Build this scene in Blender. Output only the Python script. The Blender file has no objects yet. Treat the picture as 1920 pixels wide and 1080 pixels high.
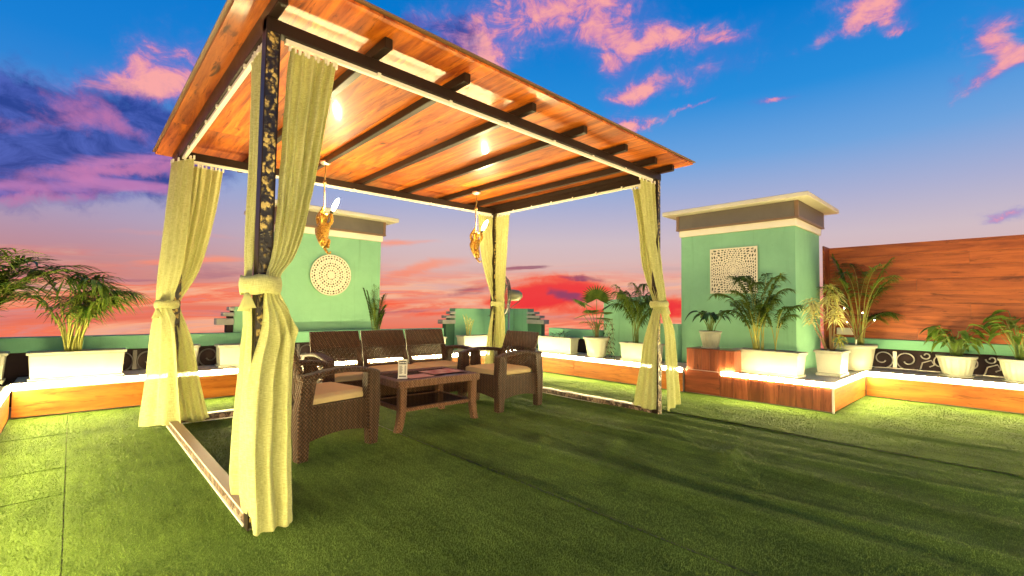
import bpy, math, random
import numpy as np
from mathutils import Vector, Matrix
R = math.radians
random.seed(7)
scn = bpy.context.scene
COL = scn.collection

# ------------------------------------------------------------------ camera
TH, PITCH, ROLL, FPX = 0.754233, 0.0438355, 0.0139112, 877.1
CAM = Vector((-0.66546, -2.56057, 1.1))
fwdh = Vector((math.sin(TH), math.cos(TH), 0.0))
right0 = Vector((math.cos(TH), -math.sin(TH), 0.0))
upz = Vector((0, 0, 1))
fwd = fwdh * math.cos(PITCH) + upz * math.sin(PITCH)
up0 = -fwdh * math.sin(PITCH) + upz * math.cos(PITCH)
cr, sr = math.cos(ROLL), math.sin(ROLL)
rt = right0 * cr + up0 * sr
up = up0 * cr - right0 * sr
camd = bpy.data.cameras.new('camera')
cam = bpy.data.objects.new('camera', camd)
COL.objects.link(cam)
M = Matrix((rt, up, -fwd)).transposed().to_4x4()
M.translation = CAM
cam.matrix_world = M
camd.sensor_width = 36
camd.lens = 36 * FPX / 1920
camd.clip_start = 0.05
camd.clip_end = 500
scn.camera = cam
scn.view_settings.view_transform = 'Standard'
scn.view_settings.look = 'None'
scn.view_settings.exposure = 0.0
scn.view_settings.gamma = 1.0
scn.view_settings.use_curve_mapping = False
scn.cycles.use_denoising = True
scn.cycles.max_bounces = 8
scn.cycles.transparent_max_bounces = 12
scn.cycles.sample_clamp_indirect = 6.0

LED_STRENGTH = 260.0
LED_COLOR = (1.0, 0.80, 0.36)
BULB_STRENGTH = 1250.0
BULB_COLOR = (1.0, 0.80, 0.42)

def lin(c):
    f = lambda v: v / 12.92 if v <= 0.04045 else ((v + 0.055) / 1.055) ** 2.4
    return tuple(f(v / 255.0) for v in c) + (1.0,)

# ------------------------------------------------------------------ node helper
class NT:
    def __init__(s, tree): s.t = tree; s.n = tree.nodes; s.l = tree.links
    def node(s, typ, **k):
        n = s.n.new(typ)
        for a, v in k.items(): setattr(n, a, v)
        return n
    def put(s, sock, v):
        if isinstance(v, bpy.types.NodeSocket): s.l.new(v, sock)
        elif v is not None: sock.default_value = v
    def m(s, op, a, b=None, c=None, clamp=False):
        n = s.node('ShaderNodeMath', operation=op, use_clamp=clamp)
        for i, v in enumerate((a, b, c)):
            if v is not None: s.put(n.inputs[i], v)
        return n.outputs[0]
    def vm(s, op, a, b=None):
        n = s.node('ShaderNodeVectorMath', operation=op)
        s.put(n.inputs[0], a)
        if b is not None: s.put(n.inputs[1], b)
        return n.outputs['Value'] if op in ('DOT_PRODUCT', 'LENGTH') else n.outputs['Vector']
    def mix(s, f, a, b, blend='MIX'):
        n = s.node('ShaderNodeMix', data_type='RGBA', blend_type=blend)
        s.put(n.inputs[0], f); s.put(n.inputs[6], a); s.put(n.inputs[7], b)
        return n.outputs[2]
    def noise(s, vec, scale, detail=4, rough=0.55, dist=0.0, out='Fac'):
        n = s.node('ShaderNodeTexNoise')
        s.put(n.inputs['Vector'], vec)
        n.inputs['Scale'].default_value = scale; n.inputs['Detail'].default_value = detail
        n.inputs['Roughness'].default_value = rough; n.inputs['Distortion'].default_value = dist
        return n.outputs[out]
    def ramp(s, f, stops, interp='LINEAR'):
        n = s.node('ShaderNodeValToRGB'); n.color_ramp.interpolation = interp
        e = n.color_ramp.elements
        while len(e) < len(stops): e.new(0.5)
        for el, (p, c) in zip(e, stops):
            el.position = p; el.color = c if len(c) == 4 else tuple(c) + (1,)
        s.put(n.inputs[0], f)
        return n.outputs[0]
    def sstep(s, v, a, b):
        n = s.node('ShaderNodeMapRange', interpolation_type='SMOOTHSTEP')
        s.put(n.inputs[0], v); n.inputs[1].default_value = a; n.inputs[2].default_value = b
        return n.outputs[0]
    def comb(s, x, y, z):
        n = s.node('ShaderNodeCombineXYZ')
        for i, v in enumerate((x, y, z)): s.put(n.inputs[i], v)
        return n.outputs[0]

# ------------------------------------------------------------------ sky (dusk, banded pink and crimson cloud)
world = bpy.data.worlds.new('World')
scn.world = world
world.use_nodes = True
wt = NT(world.node_tree)
wt.n.clear()
tc = wt.node('ShaderNodeTexCoord')
vdir = wt.vm('NORMALIZE', tc.outputs['Generated'])
vx = wt.vm('DOT_PRODUCT', vdir, tuple(right0))
vy = wt.vm('DOT_PRODUCT', vdir, tuple(fwdh))
sepz = wt.node('ShaderNodeSeparateXYZ'); wt.put(sepz.inputs[0], vdir)
vz = sepz.outputs['Z']
AZ = wt.m('MULTIPLY', wt.m('ARCTAN2', vx, vy), 180 / math.pi)
EL = wt.m('MULTIPLY', wt.m('ARCSINE', vz), 180 / math.pi)
def azel(px, py):
    a, b = px - 960, py - 540
    x = cr * a + sr * b; y = -sr * a + cr * b
    d = Vector((x / FPX, math.cos(PITCH) + y / FPX * math.sin(PITCH), math.sin(PITCH) - y / FPX * math.cos(PITCH)))
    d.normalize()
    return math.degrees(math.atan2(d.x, d.y)), math.degrees(math.asin(d.z))
# two warps so that the edges of the clouds are ragged
AE = wt.comb(AZ, EL, 0.0)
nA = wt.noise(AE, 0.11, 7, 0.62, 0.4, 'Color')
nA2 = wt.noise(wt.comb(wt.m('MULTIPLY', AZ, 0.35), wt.m('MULTIPLY', EL, 1.2), 3.7), 0.16, 5, 0.6, 0.6, 'Color')
def sep(c):
    n = wt.node('ShaderNodeSeparateColor'); wt.put(n.inputs[0], c); return n.outputs
sA = sep(nA); sB = sep(nA2)
WX = wt.m('MULTIPLY_ADD', wt.m('SUBTRACT', sA[0], 0.5), 10.0, AZ)
WY = wt.m('MULTIPLY_ADD', wt.m('SUBTRACT', sA[1], 0.5), 6.0, EL)
LX = wt.m('MULTIPLY_ADD', wt.m('SUBTRACT', sB[0], 0.5), 14.0, AZ)
LY = wt.m('MULTIPLY_ADD', wt.m('SUBTRACT', sB[1], 0.5), 3.2, EL)
def blob(px, py, w, h, amp=1.0, tilt=0.0, X=None, Y=None):
    """soft cloud lump; (px,py) gives its bearing, w and h its half size in degrees"""
    a0, e0 = azel(px, py)
    X = WX if X is None else X; Y = WY if Y is None else Y
    dx = wt.m('SUBTRACT', X, a0); dy = wt.m('SUBTRACT', Y, e0)
    c, s = math.cos(R(tilt)), math.sin(R(tilt))
    u = wt.m('MULTIPLY_ADD', dy, s / w, wt.m('MULTIPLY', dx, c / w))
    v = wt.m('MULTIPLY_ADD', dx, -s / h, wt.m('MULTIPLY', dy, c / h))
    r2 = wt.m('MULTIPLY_ADD', v, v, wt.m('MULTIPLY', u, u))
    return wt.m('MULTIPLY', wt.m('POWER', 2.718, wt.m('MULTIPLY', r2, -1.0)), amp)
def total(bl):
    t = bl[0]
    for b in bl[1:]: t = wt.m('ADD', t, b)
    return t
# clear sky by height above the horizon
def el01(e): return (e + 10) / 100.0
elf = wt.m('MULTIPLY_ADD', EL, 0.01, 0.1)
base = wt.ramp(elf, [(el01(-10), lin((226, 96, 74))), (el01(-3), lin((236, 116, 88))), (el01(1), lin((230, 156, 138))),
                     (el01(4), lin((222, 180, 172))), (el01(8), lin((208, 188, 196))), (el01(12), lin((172, 176, 210))),
                     (el01(17), lin((112, 164, 222))), (el01(23), lin((40, 142, 220))), (el01(31), lin((0, 122, 208))),
                     (el01(50), lin((0, 92, 178))), (el01(90), lin((0, 72, 150)))])
# the left is deeper: less pale haze low down
leftm = wt.sstep(AZ, -8.0, -48.0)
base = wt.mix(wt.m('MULTIPLY', leftm, 0.75), base, wt.ramp(elf, [(el01(-10), lin((222, 96, 72))), (el01(-3), lin((228, 106, 80))), (el01(1), lin((204, 108, 98))),
                     (el01(4), lin((186, 118, 128))), (el01(8), lin((158, 140, 180))), (el01(13), lin((130, 158, 214))), (el01(20), lin((20, 126, 212))), (el01(31), lin((0, 116, 206))), (el01(90), lin((0, 72, 150)))]))
fine = wt.noise(AE, 0.55, 8, 0.65, 0.5)
fine2 = wt.noise(wt.comb(wt.m('MULTIPLY', AZ, 0.6), EL, 4.4), 0.42, 8, 0.68, 0.8)
# general thin cloud all round the sky
gen = wt.noise(wt.comb(wt.m('MULTIPLY', AZ, 0.5), EL, 9.1), 0.085, 7, 0.6, 0.5)
genm = wt.m('MULTIPLY', wt.sstep(gen, 0.60, 0.78), wt.sstep(EL, 9.0, 20.0))
genm = wt.m('MULTIPLY', genm, wt.sstep(wt.m('ABSOLUTE', AZ), 42.0, 60.0))
# pink clouds high up
pk = total([blob(330, 120, 4.2, 2.6, 1.0, 20), blob(190, 150, 6.5, 1.3, 0.75, 8), blob(310, 165, 3.5, 1.5, 0.6),
            blob(880, 60, 6.0, 2.6, 1.1, -6), blob(1040, 20, 6.5, 3.0, 1.3, 0), blob(1150, 20, 4.0, 2.6, 0.9), blob(920, 115, 2.4, 1.6, 0.9),
            blob(1190, 90, 3.6, 2.0, 1.15, 20), blob(1260, 75, 5.0, 1.2, 0.8, 6), blob(1190, 165, 3.4, 1.2, 1.0, 12), blob(1350, 72, 3.2, 0.9, 1.1, 8),
            blob(1310, 140, 7.0, 1.5, 0.62, 8), blob(1186, 222, 2.0, 0.8, 1.6), blob(1460, 200, 1.8, 0.35, 1.0), blob(1290, 205, 3.4, 0.3, 0.7, 6),
            blob(1640, 12, 3.4, 1.3, 1.25, -10), blob(1690, 46, 1.8, 0.5, 0.8), blob(1560, 62, 3.2, 0.55, 0.55, 8),
            blob(1870, 65, 1.8, 1.6, 1.0, 30), blob(1840, 135, 1.7, 0.7, 0.9, 30), blob(1920, 90, 1.3, 0.7, 0.9, 20), blob(1890, 405, 1.6, 0.5, 0.9)])
pk = wt.m('MULTIPLY_ADD', wt.m('SUBTRACT', fine, 0.5), 0.8, wt.m('MULTIPLY', pk, 1.12))
pkm = wt.sstep(pk, 0.05, 1.05)
hot = wt.sstep(wt.m('MULTIPLY_ADD', wt.m('SUBTRACT', sA[2], 0.5), 2.2, wt.m('MULTIPLY_ADD', wt.m('SUBTRACT', fine2, 0.5), 3.4, pk)), 0.15, 1.75)
pkc = wt.ramp(hot, [(0.0, lin((96, 116, 206))), (0.35, lin((160, 122, 196))), (0.65, lin((232, 142, 172))), (1.0, lin((255, 170, 164)))])
col = wt.mix(wt.m('MAXIMUM', wt.m('MULTIPLY', pkm, wt.m('MULTIPLY_ADD', hot, 0.45, 0.50)), genm), base, pkc)
# indigo bank on the left with a pink underside, indigo shade of the middle cloud
dk = total([blob(130, 240, 12.0, 4.4, 1.3, 4), blob(20, 300, 9.0, 3.4, 1.2, 10), blob(240, 270, 7.0, 2.6, 1.0, 14), blob(860, 62, 4.0, 2.6, 0.75, -8), blob(770, 40, 3.0, 1.0, 0.6)])
dk = wt.m('MULTIPLY_ADD', wt.m('SUBTRACT', fine, 0.5), 0.9, dk)
dkm = wt.sstep(dk, 0.22, 0.95)
pinkin = wt.sstep(wt.m('ADD', total([blob(200, 215, 4.2, 1.5, 0.8, -25), blob(60, 225, 4.0, 1.2, 0.5, 10), blob(230, 318, 8.0, 0.9, 0.9, 16), blob(60, 372, 7.0, 0.8, 0.8, 12)]), wt.m('SUBTRACT', fine, 0.5)), 0.2, 1.0)
dkc = wt.mix(pinkin, wt.mix(wt.sstep(fine2, 0.35, 0.65), lin((32, 54, 140)), lin((74, 92, 182))), lin((190, 112, 168)))
col = wt.mix(wt.m('MULTIPLY', dkm, 0.92), col, dkc)
# rose band beneath the bank
rb = total([blob(250, 305, 7.0, 0.8, 0.8, 18, LX, LY), blob(250, 352, 5.0, 0.55, 0.8, 2, LX, LY), blob(70, 362, 6.0, 0.8, 0.8, 14, LX, LY)])
col = wt.mix(wt.m('MULTIPLY', wt.sstep(rb, 0.2, 0.95), 0.8), col, lin((200, 128, 184)))
# low streaks: salmon, orange, crimson, with mauve shade
strk = wt.noise(wt.comb(wt.m('MULTIPLY', AZ, 0.22), wt.m('MULTIPLY_ADD', AZ, -0.08, wt.m('MULTIPLY', EL, 1.5)), 1.3), 0.22, 6, 0.62, 0.7)
lowm = wt.m('MULTIPLY', wt.sstep(EL, 5.5, 0.0), wt.sstep(strk, 0.46, 0.60))
strc = wt.mix(wt.sstep(EL, 6.0, -1.0), lin((240, 160, 140)), lin((240, 116, 88)))
col = wt.mix(wt.m('MULTIPLY', lowm, 0.7), col, strc)
strk2 = wt.noise(wt.comb(wt.m('MULTIPLY', AZ, 0.2), wt.m('MULTIPLY_ADD', AZ, -0.05, wt.m('MULTIPLY', EL, 1.7)), 6.3), 0.25, 6, 0.6, 0.6)
lowd = wt.m('MULTIPLY', wt.sstep(EL, 5.0, 0.0), wt.sstep(strk2, 0.56, 0.70))
col = wt.mix(wt.m('MULTIPLY', lowd, 0.6), col, lin((150, 84, 112)))
sal = total([blob(800, 505, 7.0, 0.9, 0.9, 12, LX, LY), blob(760, 455, 4.5, 0.6, 0.8, 6, LX, LY), blob(380, 490, 5.0, 0.5, 1.0, 4, LX, LY), blob(300, 440, 9.0, 0.5, 0.4, 2, LX, LY), blob(700, 575, 9.0, 0.9, 0.8, 8, LX, LY), blob(300, 570, 7.0, 0.5, 0.9, 6, LX, LY)])
col = wt.mix(wt.m('MULTIPLY', wt.sstep(sal, 0.2, 0.9), 0.85), col, wt.mix(wt.sstep(EL, 5.5, 0.5), lin((250, 152, 122)), lin((252, 98, 64))))
red = total([blob(1050, 540, 7.5, 1.9, 1.2, 4, LX, LY), blob(990, 560, 6.0, 1.2, 0.8, 6, LX, LY), blob(1130, 585, 8.0, 0.8, 0.7, 0, LX, LY), blob(800, 590, 6.0, 0.6, 0.7, 6, LX, LY), blob(1270, 575, 3.0, 1.4, 1.1, 0, LX, LY)])
red = wt.m('MULTIPLY_ADD', wt.m('SUBTRACT', fine, 0.5), 0.5, red)
col = wt.mix(wt.m('MULTIPLY', wt.sstep(red, 0.28, 0.8), 0.95), col, wt.mix(wt.sstep(red, 0.4, 1.1), lin((250, 112, 76)), lin((238, 48, 56))))
mv = total([blob(1060, 552, 2.6, 1.0, 0.95, -20, LX, LY), blob(1005, 500, 3.6, 0.42, 1.1, 6, LX, LY), blob(1120, 520, 3.4, 0.3, 1.0, -2, LX, LY), blob(870, 545, 4.0, 0.5, 0.9, 10, LX, LY), blob(760, 585, 4.5, 0.4, 0.7, 6, LX, LY), blob(1110, 600, 5.0, 0.4, 0.7, 0, LX, LY)])
mv = wt.m('MULTIPLY_ADD', wt.m('SUBTRACT', fine, 0.5), 0.5, mv)
col = wt.mix(wt.m('MULTIPLY', wt.sstep(mv, 0.3, 0.9), 0.85), col, lin((128, 66, 106)))
st3 = wt.noise(wt.comb(wt.m('MULTIPLY', AZ, 0.10), wt.m('MULTIPLY_ADD', AZ, -0.06, EL), 7.7), 0.42, 7, 0.6, 0.9)
st4 = wt.noise(wt.comb(wt.m('MULTIPLY', AZ, 0.07), wt.m('MULTIPLY_ADD', AZ, -0.04, wt.m('MULTIPLY', EL, 0.8)), 2.2), 0.5, 5, 0.6, 0.5)
stc = wt.ramp(st3, [(0.34, lin((160, 104, 128))), (0.42, lin((216, 150, 148))), (0.49, lin((250, 124, 90))), (0.56, lin((255, 188, 148))), (0.66, lin((222, 178, 172)))])
stm = wt.m('MULTIPLY', wt.m('MULTIPLY', wt.sstep(EL, 6.5, 1.0), wt.sstep(st4, 0.38, 0.56)), 0.75)
stm = wt.m('MULTIPLY', stm, wt.m('SUBTRACT', 1.0, wt.sstep(red, 0.3, 0.8)))
col = wt.mix(stm, col, stc)
bg = wt.node('ShaderNodeBackground')
wt.put(bg.inputs[0], col); bg.inputs[1].default_value = 1.0
# the last of the daylight from a sun already below the horizon
nish = wt.node('ShaderNodeTexSky', sky_type='NISHITA')
nish.sun_disc = False; nish.sun_elevation = R(-4); nish.sun_rotation = R(40)
bg2 = wt.node('ShaderNodeBackground'); wt.put(bg2.inputs[0], nish.outputs[0]); bg2.inputs[1].default_value = 0.05
ad = wt.node('ShaderNodeAddShader'); wt.l.new(bg.outputs[0], ad.inputs[0]); wt.l.new(bg2.outputs[0], ad.inputs[1])
wo = wt.node('ShaderNodeOutputWorld'); wt.l.new(ad.outputs[0], wo.inputs[0])
world.cycles.sampling_method = 'MANUAL'; world.cycles.sample_map_resolution = 512

# ------------------------------------------------------------------ materials
MAT = {}
def newmat(name):
    m = bpy.data.materials.new(name); m.use_nodes = True
    t = NT(m.node_tree); b = m.node_tree.nodes['Principled BSDF']
    MAT[name] = m
    return m, t, b
def bump(t, b, h, dist=0.01, strength=1.0):
    n = t.node('ShaderNodeBump'); n.inputs['Strength'].default_value = strength; n.inputs['Distance'].default_value = dist
    t.put(n.inputs['Height'], h); t.l.new(n.outputs[0], b.inputs['Normal'])
def plain(name, c, rough=0.5, metal=0.0, mott=0.12, spec=0.5, scale=6.0, bmp=0.0):
    m, t, b = newmat(name)
    co = t.node('ShaderNodeTexCoord').outputs['Object']
    n = t.noise(co, scale, 5, 0.6)
    k = t.m('MULTIPLY_ADD', n, mott * 2, 1 - mott)
    t.put(b.inputs['Base Color'], t.mix(1.0, tuple(c) + (1,), t.comb(k, k, k), 'MULTIPLY'))
    b.inputs['Metallic'].default_value = metal
    t.put(b.inputs['Roughness'], t.m('MULTIPLY_ADD', n, 0.2, rough - 0.1))
    b.inputs['Specular IOR Level'].default_value = spec
    if bmp: bump(t, b, t.noise(co, scale * 12, 4, 0.6), bmp)
    return m
def wood(name, light, dark, axis='x', freq=1.0, rough=0.32, coat=0.0, tone=0.25, knots=0.8, spec=0.35):
    m, t, b = newmat(name)
    co = t.node('ShaderNodeTexCoord').outputs['Object']
    oi = t.node('ShaderNodeObjectInfo').outputs['Random']
    off = t.comb(t.m('MULTIPLY', oi, 37.0), t.m('MULTIPLY', oi, 19.0), t.m('MULTIPLY', oi, 23.0))
    p = t.vm('ADD', co, off)
    sc = {'x': (0.55, 5.5, 5.5), 'y': (5.5, 0.55, 5.5), 'z': (5.5, 5.5, 0.55)}[axis]
    ps = t.vm('MULTIPLY', p, tuple(v * freq for v in sc))
    g = t.noise(ps, 1.6, 7, 0.6, 1.2)
    fi = t.noise(t.vm('MULTIPLY', ps, (3.0, 3.0, 3.0)), 3.0, 4, 0.7, 0.3)
    kn = t.noise(t.vm('MULTIPLY', p, tuple(v * freq for v in {'x': (2.2, 9, 9), 'y': (9, 2.2, 9), 'z': (9, 9, 2.2)}[axis])), 1.3, 3, 0.5, 0.6)
    c = t.ramp(g, [(0.34, dark), (0.5, tuple((a + d) / 2 for a, d in zip(light, dark))), (0.64, light)])
    c = t.mix(t.m('MULTIPLY', t.sstep(fi, 0.5, 0.75), 0.35), c, tuple(v * 0.5 for v in dark) + (1,))
    c = t.mix(t.m('MULTIPLY', t.sstep(kn, 0.66, 0.76), knots), c, tuple(v * 0.22 for v in dark) + (1,))
    fl = t.noise(t.vm('MULTIPLY', ps, (2.2, 2.2, 2.2)), 2.6, 5, 0.75, 0.5)
    c = t.mix(t.m('MULTIPLY', t.sstep(fl, 0.54, 0.68), 0.75), c, tuple(v * 0.42 for v in dark) + (1,))
    k = t.m('MULTIPLY_ADD', oi, tone, 1 - tone / 2)
    c = t.mix(1.0, c, t.comb(k, k, k), 'MULTIPLY')
    t.put(b.inputs['Base Color'], c)
    t.put(b.inputs['Roughness'], t.m('MULTIPLY_ADD', fi, 0.16, rough - 0.06))
    b.inputs['Specular IOR Level'].default_value = spec
    b.inputs['Coat Weight'].default_value = coat; b.inputs['Coat Roughness'].default_value = 0.11
    bump(t, b, fi, 0.0006)
    return m
wood('roof_laminate', (0.64, 0.165, 0.009), (0.21, 0.030, 0.003), 'y', 1.15, 0.50, 0.22, 0.55, 0.9, 0.28)
wood('bench_laminate', (0.60, 0.20, 0.030), (0.33, 0.085, 0.012), 'x', 0.8, 0.33)
wood('bench_laminate_y', (0.60, 0.20, 0.030), (0.33, 0.085, 0.012), 'y', 0.8, 0.33)
wood('wall_laminate', (0.42, 0.105, 0.022), (0.17, 0.034, 0.009), 'y', 0.8, 0.42, 0.0, 0.16)
wood('red_plank', (0.33, 0.092, 0.040), (0.15, 0.033, 0.016), 'z', 1.3, 0.3, 0.1, 0.5, 0.6)
wood('red_board', (0.26, 0.062, 0.026), (0.12, 0.026, 0.013), 'y', 1.0, 0.3, 0.1, 0.4, 0.6)
plain('dark_steel', (0.020, 0.012, 0.009), 0.36, 0.0, 0.3, 0.18, 9)
plain('white_track', (0.72, 0.69, 0.60), 0.4, 0.0, 0.08)
plain('brown_trim', (0.17, 0.10, 0.055), 0.45, 0.0, 0.25, 0.5, 14)
def masonry(name, c):
    m, t, b = newmat(name)
    co = t.node('ShaderNodeTexCoord').outputs['Object']
    a = t.noise(co, 2.2, 6, 0.65, 0.4); run = t.noise(t.vm('MULTIPLY', co, (9, 9, 0.55)), 1.3, 5, 0.65, 0.3); trow = t.noise(t.vm('MULTIPLY', co, (1, 1, 2.2)), 5, 5, 0.7, 1.2)
    k = t.m('ADD', t.m('MULTIPLY_ADD', a, 0.34, 0.66), t.m('MULTIPLY', t.sstep(run, 0.55, 0.8), -0.20))
    cc = t.mix(1.0, tuple(c) + (1,), t.comb(k, k, k), 'MULTIPLY')
    cc = t.mix(t.m('MULTIPLY', t.sstep(t.noise(co, 14, 6, 0.7), 0.62, 0.74), 0.35), cc, tuple(v * .45 for v in c) + (1,))
    t.put(b.inputs['Base Color'], cc); b.inputs['Roughness'].default_value = 0.8; b.inputs['Specular IOR Level'].default_value = 0.2
    bump(t, b, t.m('ADD', t.m('MULTIPLY', trow, 0.7), t.m('MULTIPLY', t.noise(co, 60, 4, 0.6), 0.3)), 0.006)
masonry('mint_wall', (0.255, 0.535, 0.320))
masonry('deep_mint', (0.19, 0.45, 0.27))
plain('mint_shade', (0.045, 0.12, 0.07), 0.8, 0.0, 0.2, 0.2, 5)  # mint darkened to stand in for shade under the steps
plain('cream_trim', (0.76, 0.71, 0.56), 0.6, 0.0, 0.10, 0.4, 5)
plain('roof_slab', (0.60, 0.56, 0.43), 0.75, 0.0, 0.22, 0.3, 3.5, 0.001)
plain('smoked_panel', (0.10, 0.084, 0.066), 0.55, 0.0, 0.45, 0.6, 3.0)
plain('gap_shade', (0.030, 0.019, 0.021), 0.85, 0.0, 0.3, 0.2, 4)  # darkness of the gaps put into one flat tone
plain('ledge_stone', (0.60, 0.47, 0.37), 0.55, 0.0, 0.2, 0.4, 7)
plain('step_white', (0.27, 0.27, 0.25), 0.7, 0.0, 0.3, 0.3, 9)
plain('black_iron', (0.10, 0.085, 0.08), 0.5, 0.2, 0.3, 0.4, 20)
plain('iron', (0.36, 0.33, 0.30), 0.42, 0.4, 0.3, 0.5, 20)
plain('pot_white', (0.27, 0.27, 0.215), 0.42, 0.0, 0.22, 0.45, 5)
plain('pot_grey', (0.27, 0.265, 0.21), 0.45, 0.0, 0.08, 0.45, 8)
plain('soil', (0.035, 0.022, 0.014), 0.95, 0.0, 0.5, 0.1, 40, 0.01)
plain('carved_white', (0.72, 0.66, 0.50), 0.6, 0.0, 0.08, 0.3, 20)
plain('carved_shade', (0.050, 0.060, 0.030), 0.8, 0.0, 0.2, 0.2, 8)  # dark tone for the shade inside the pierced holes
plain('cushion', (0.50, 0.375, 0.185), 0.9, 0.0, 0.06, 0.1, 60, 0.0008)
plain('rattan_dark_flat', (0.055, 0.026, 0.012), 0.45, 0.0, 0.2, 0.3, 20)
plain('table_glass', (0.014, 0.010, 0.012), 0.12, 0.0, 0.2, 0.6, 5)
plain('card_white', (0.70, 0.66, 0.55), 0.4, 0.0, 0.04)
plain('card_ink', (0.025, 0.022, 0.020), 0.5, 0.0, 0.2)
plain('mat_rose', (0.42, 0.20, 0.135), 0.6, 0.0, 0.25, 0.3, 30)
plain('mat_red', (0.36, 0.105, 0.045), 0.55, 0.0, 0.4, 0.3, 26)
plain('mat_tan', (0.45, 0.25, 0.15), 0.55, 0.0, 0.3, 0.3, 26)
plain('rope', (0.20, 0.115, 0.04), 0.9, 0.0, 0.3, 0.2, 90, 0.003)
plain('chrome', (0.55, 0.52, 0.45), 0.3, 0.9, 0.2, 0.5, 10)
plain('fan_grey', (0.075, 0.075, 0.065), 0.4, 0.3, 0.2, 0.5, 10)
plain('fan_motor', (0.17, 0.18, 0.12), 0.4, 0.2, 0.2, 0.5, 10)
plain('concrete', (0.26, 0.24, 0.22), 0.9, 0.0, 0.2, 0.2, 3)
plain('stem_yellow', (0.30, 0.30, 0.055), 0.5, 0.0, 0.3, 0.4, 12)
plain('stem_green', (0.12, 0.18, 0.035), 0.5, 0.0, 0.3, 0.4, 12)
plain('stem_brown', (0.20, 0.13, 0.06), 0.7, 0.0, 0.3, 0.3, 12)
def gold():
    m, t, b = newmat('gold_resin')
    co = t.node('ShaderNodeTexCoord').outputs['Object']
    n = t.noise(co, 70, 5, 0.65, 0.4)
    t.put(b.inputs['Base Color'], t.ramp(n, [(0.35, (0.20, 0.095, 0.012)), (0.62, (0.70, 0.42, 0.075))]))
    b.inputs['Metallic'].default_value = 0.75; b.inputs['Roughness'].default_value = 0.36
    bump(t, b, n, 0.004)
gold()
def leafmat(name, a, b2, rough=0.42, trans=0.3, scale=14.0):
    m, t, b = newmat(name)
    co = t.node('ShaderNodeTexCoord').outputs['Object']
    oi = t.node('ShaderNodeObjectInfo').outputs['Random']
    n = t.noise(co, scale, 4, 0.6)
    f = t.m('MULTIPLY_ADD', t.m('SUBTRACT', oi, 0.5), 0.5, n, True)
    c = t.ramp(f, [(0.25, a), (0.75, b2)])
    t.put(b.inputs['Base Color'], c)
    b.inputs['Roughness'].default_value = rough + .08; b.inputs['Specular IOR Level'].default_value = 0.18
    tr = t.node('ShaderNodeBsdfTranslucent'); t.put(tr.inputs[0], c)
    mx = t.node('ShaderNodeMixShader'); mx.inputs[0].default_value = trans
    t.l.new(b.outputs[0], mx.inputs[1]); t.l.new(tr.outputs[0], mx.inputs[2])
    t.l.new(mx.outputs[0], t.n['Material Output'].inputs[0])
leafmat('palm_leaf', (0.030, 0.070, 0.009), (0.135, 0.195, 0.028))
leafmat('palm_leaf_bright', (0.035, 0.085, 0.010), (0.20, 0.27, 0.04), 0.34)
leafmat('dark_leaf', (0.010, 0.034, 0.010), (0.030, 0.075, 0.018), 0.3, 0.15)
leafmat('lily_leaf', (0.045, 0.105, 0.012), (0.20, 0.29, 0.045), 0.32, 0.25)
leafmat('variegated_leaf', (0.36, 0.36, 0.06), (0.88, 0.82, 0.34), 0.4, 0.25, 26)
leafmat('dry_leaf', (0.08, 0.045, 0.02), (0.20, 0.12, 0.045), 0.6, 0.2)
def fabric():
    m, t, b = newmat('curtain_fabric')
    co = t.node('ShaderNodeTexCoord').outputs['UV']
    wv = t.noise(t.vm('MULTIPLY', co, (18, 420, 1)), 1.0, 3, 0.6)
    wu = t.noise(t.vm('MULTIPLY', co, (320, 22, 1)), 1.0, 3, 0.6)
    w = t.m('ADD', wv, t.m('MULTIPLY', wu, 0.7))
    big = t.noise(t.vm('MULTIPLY', co, (4, 4, 1)), 1.0, 3)
    c = t.ramp(t.m('MULTIPLY_ADD', big, 0.25, t.m('MULTIPLY', w, 0.5)), [(0.30, (0.41, 0.41, 0.115)), (0.70, (0.69, 0.70, 0.35))])
    t.put(b.inputs['Base Color'], c)
    b.inputs['Roughness'].default_value = 0.8; b.inputs['Specular IOR Level'].default_value = 0.2
    b.inputs['Sheen Weight'].default_value = 0.25; b.inputs['Sheen Roughness'].default_value = 0.4
    bump(t, b, w, 0.0012)
    tr = t.node('ShaderNodeBsdfTranslucent'); t.put(tr.inputs[0], c)
    mx = t.node('ShaderNodeMixShader'); mx.inputs[0].default_value = 0.38
    t.l.new(b.outputs[0], mx.inputs[1]); t.l.new(tr.outputs[0], mx.inputs[2])
    ts = t.node('ShaderNodeBsdfTransparent')
    mx2 = t.node('ShaderNodeMixShader')
    t.put(mx2.inputs[0], t.m('MULTIPLY', t.sstep(w, 0.95, 0.70), 0.22))
    t.l.new(mx.outputs[0], mx2.inputs[1]); t.l.new(ts.outputs[0], mx2.inputs[2])
    t.l.new(mx2.outputs[0], t.n['Material Output'].inputs[0])
fabric()
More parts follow.
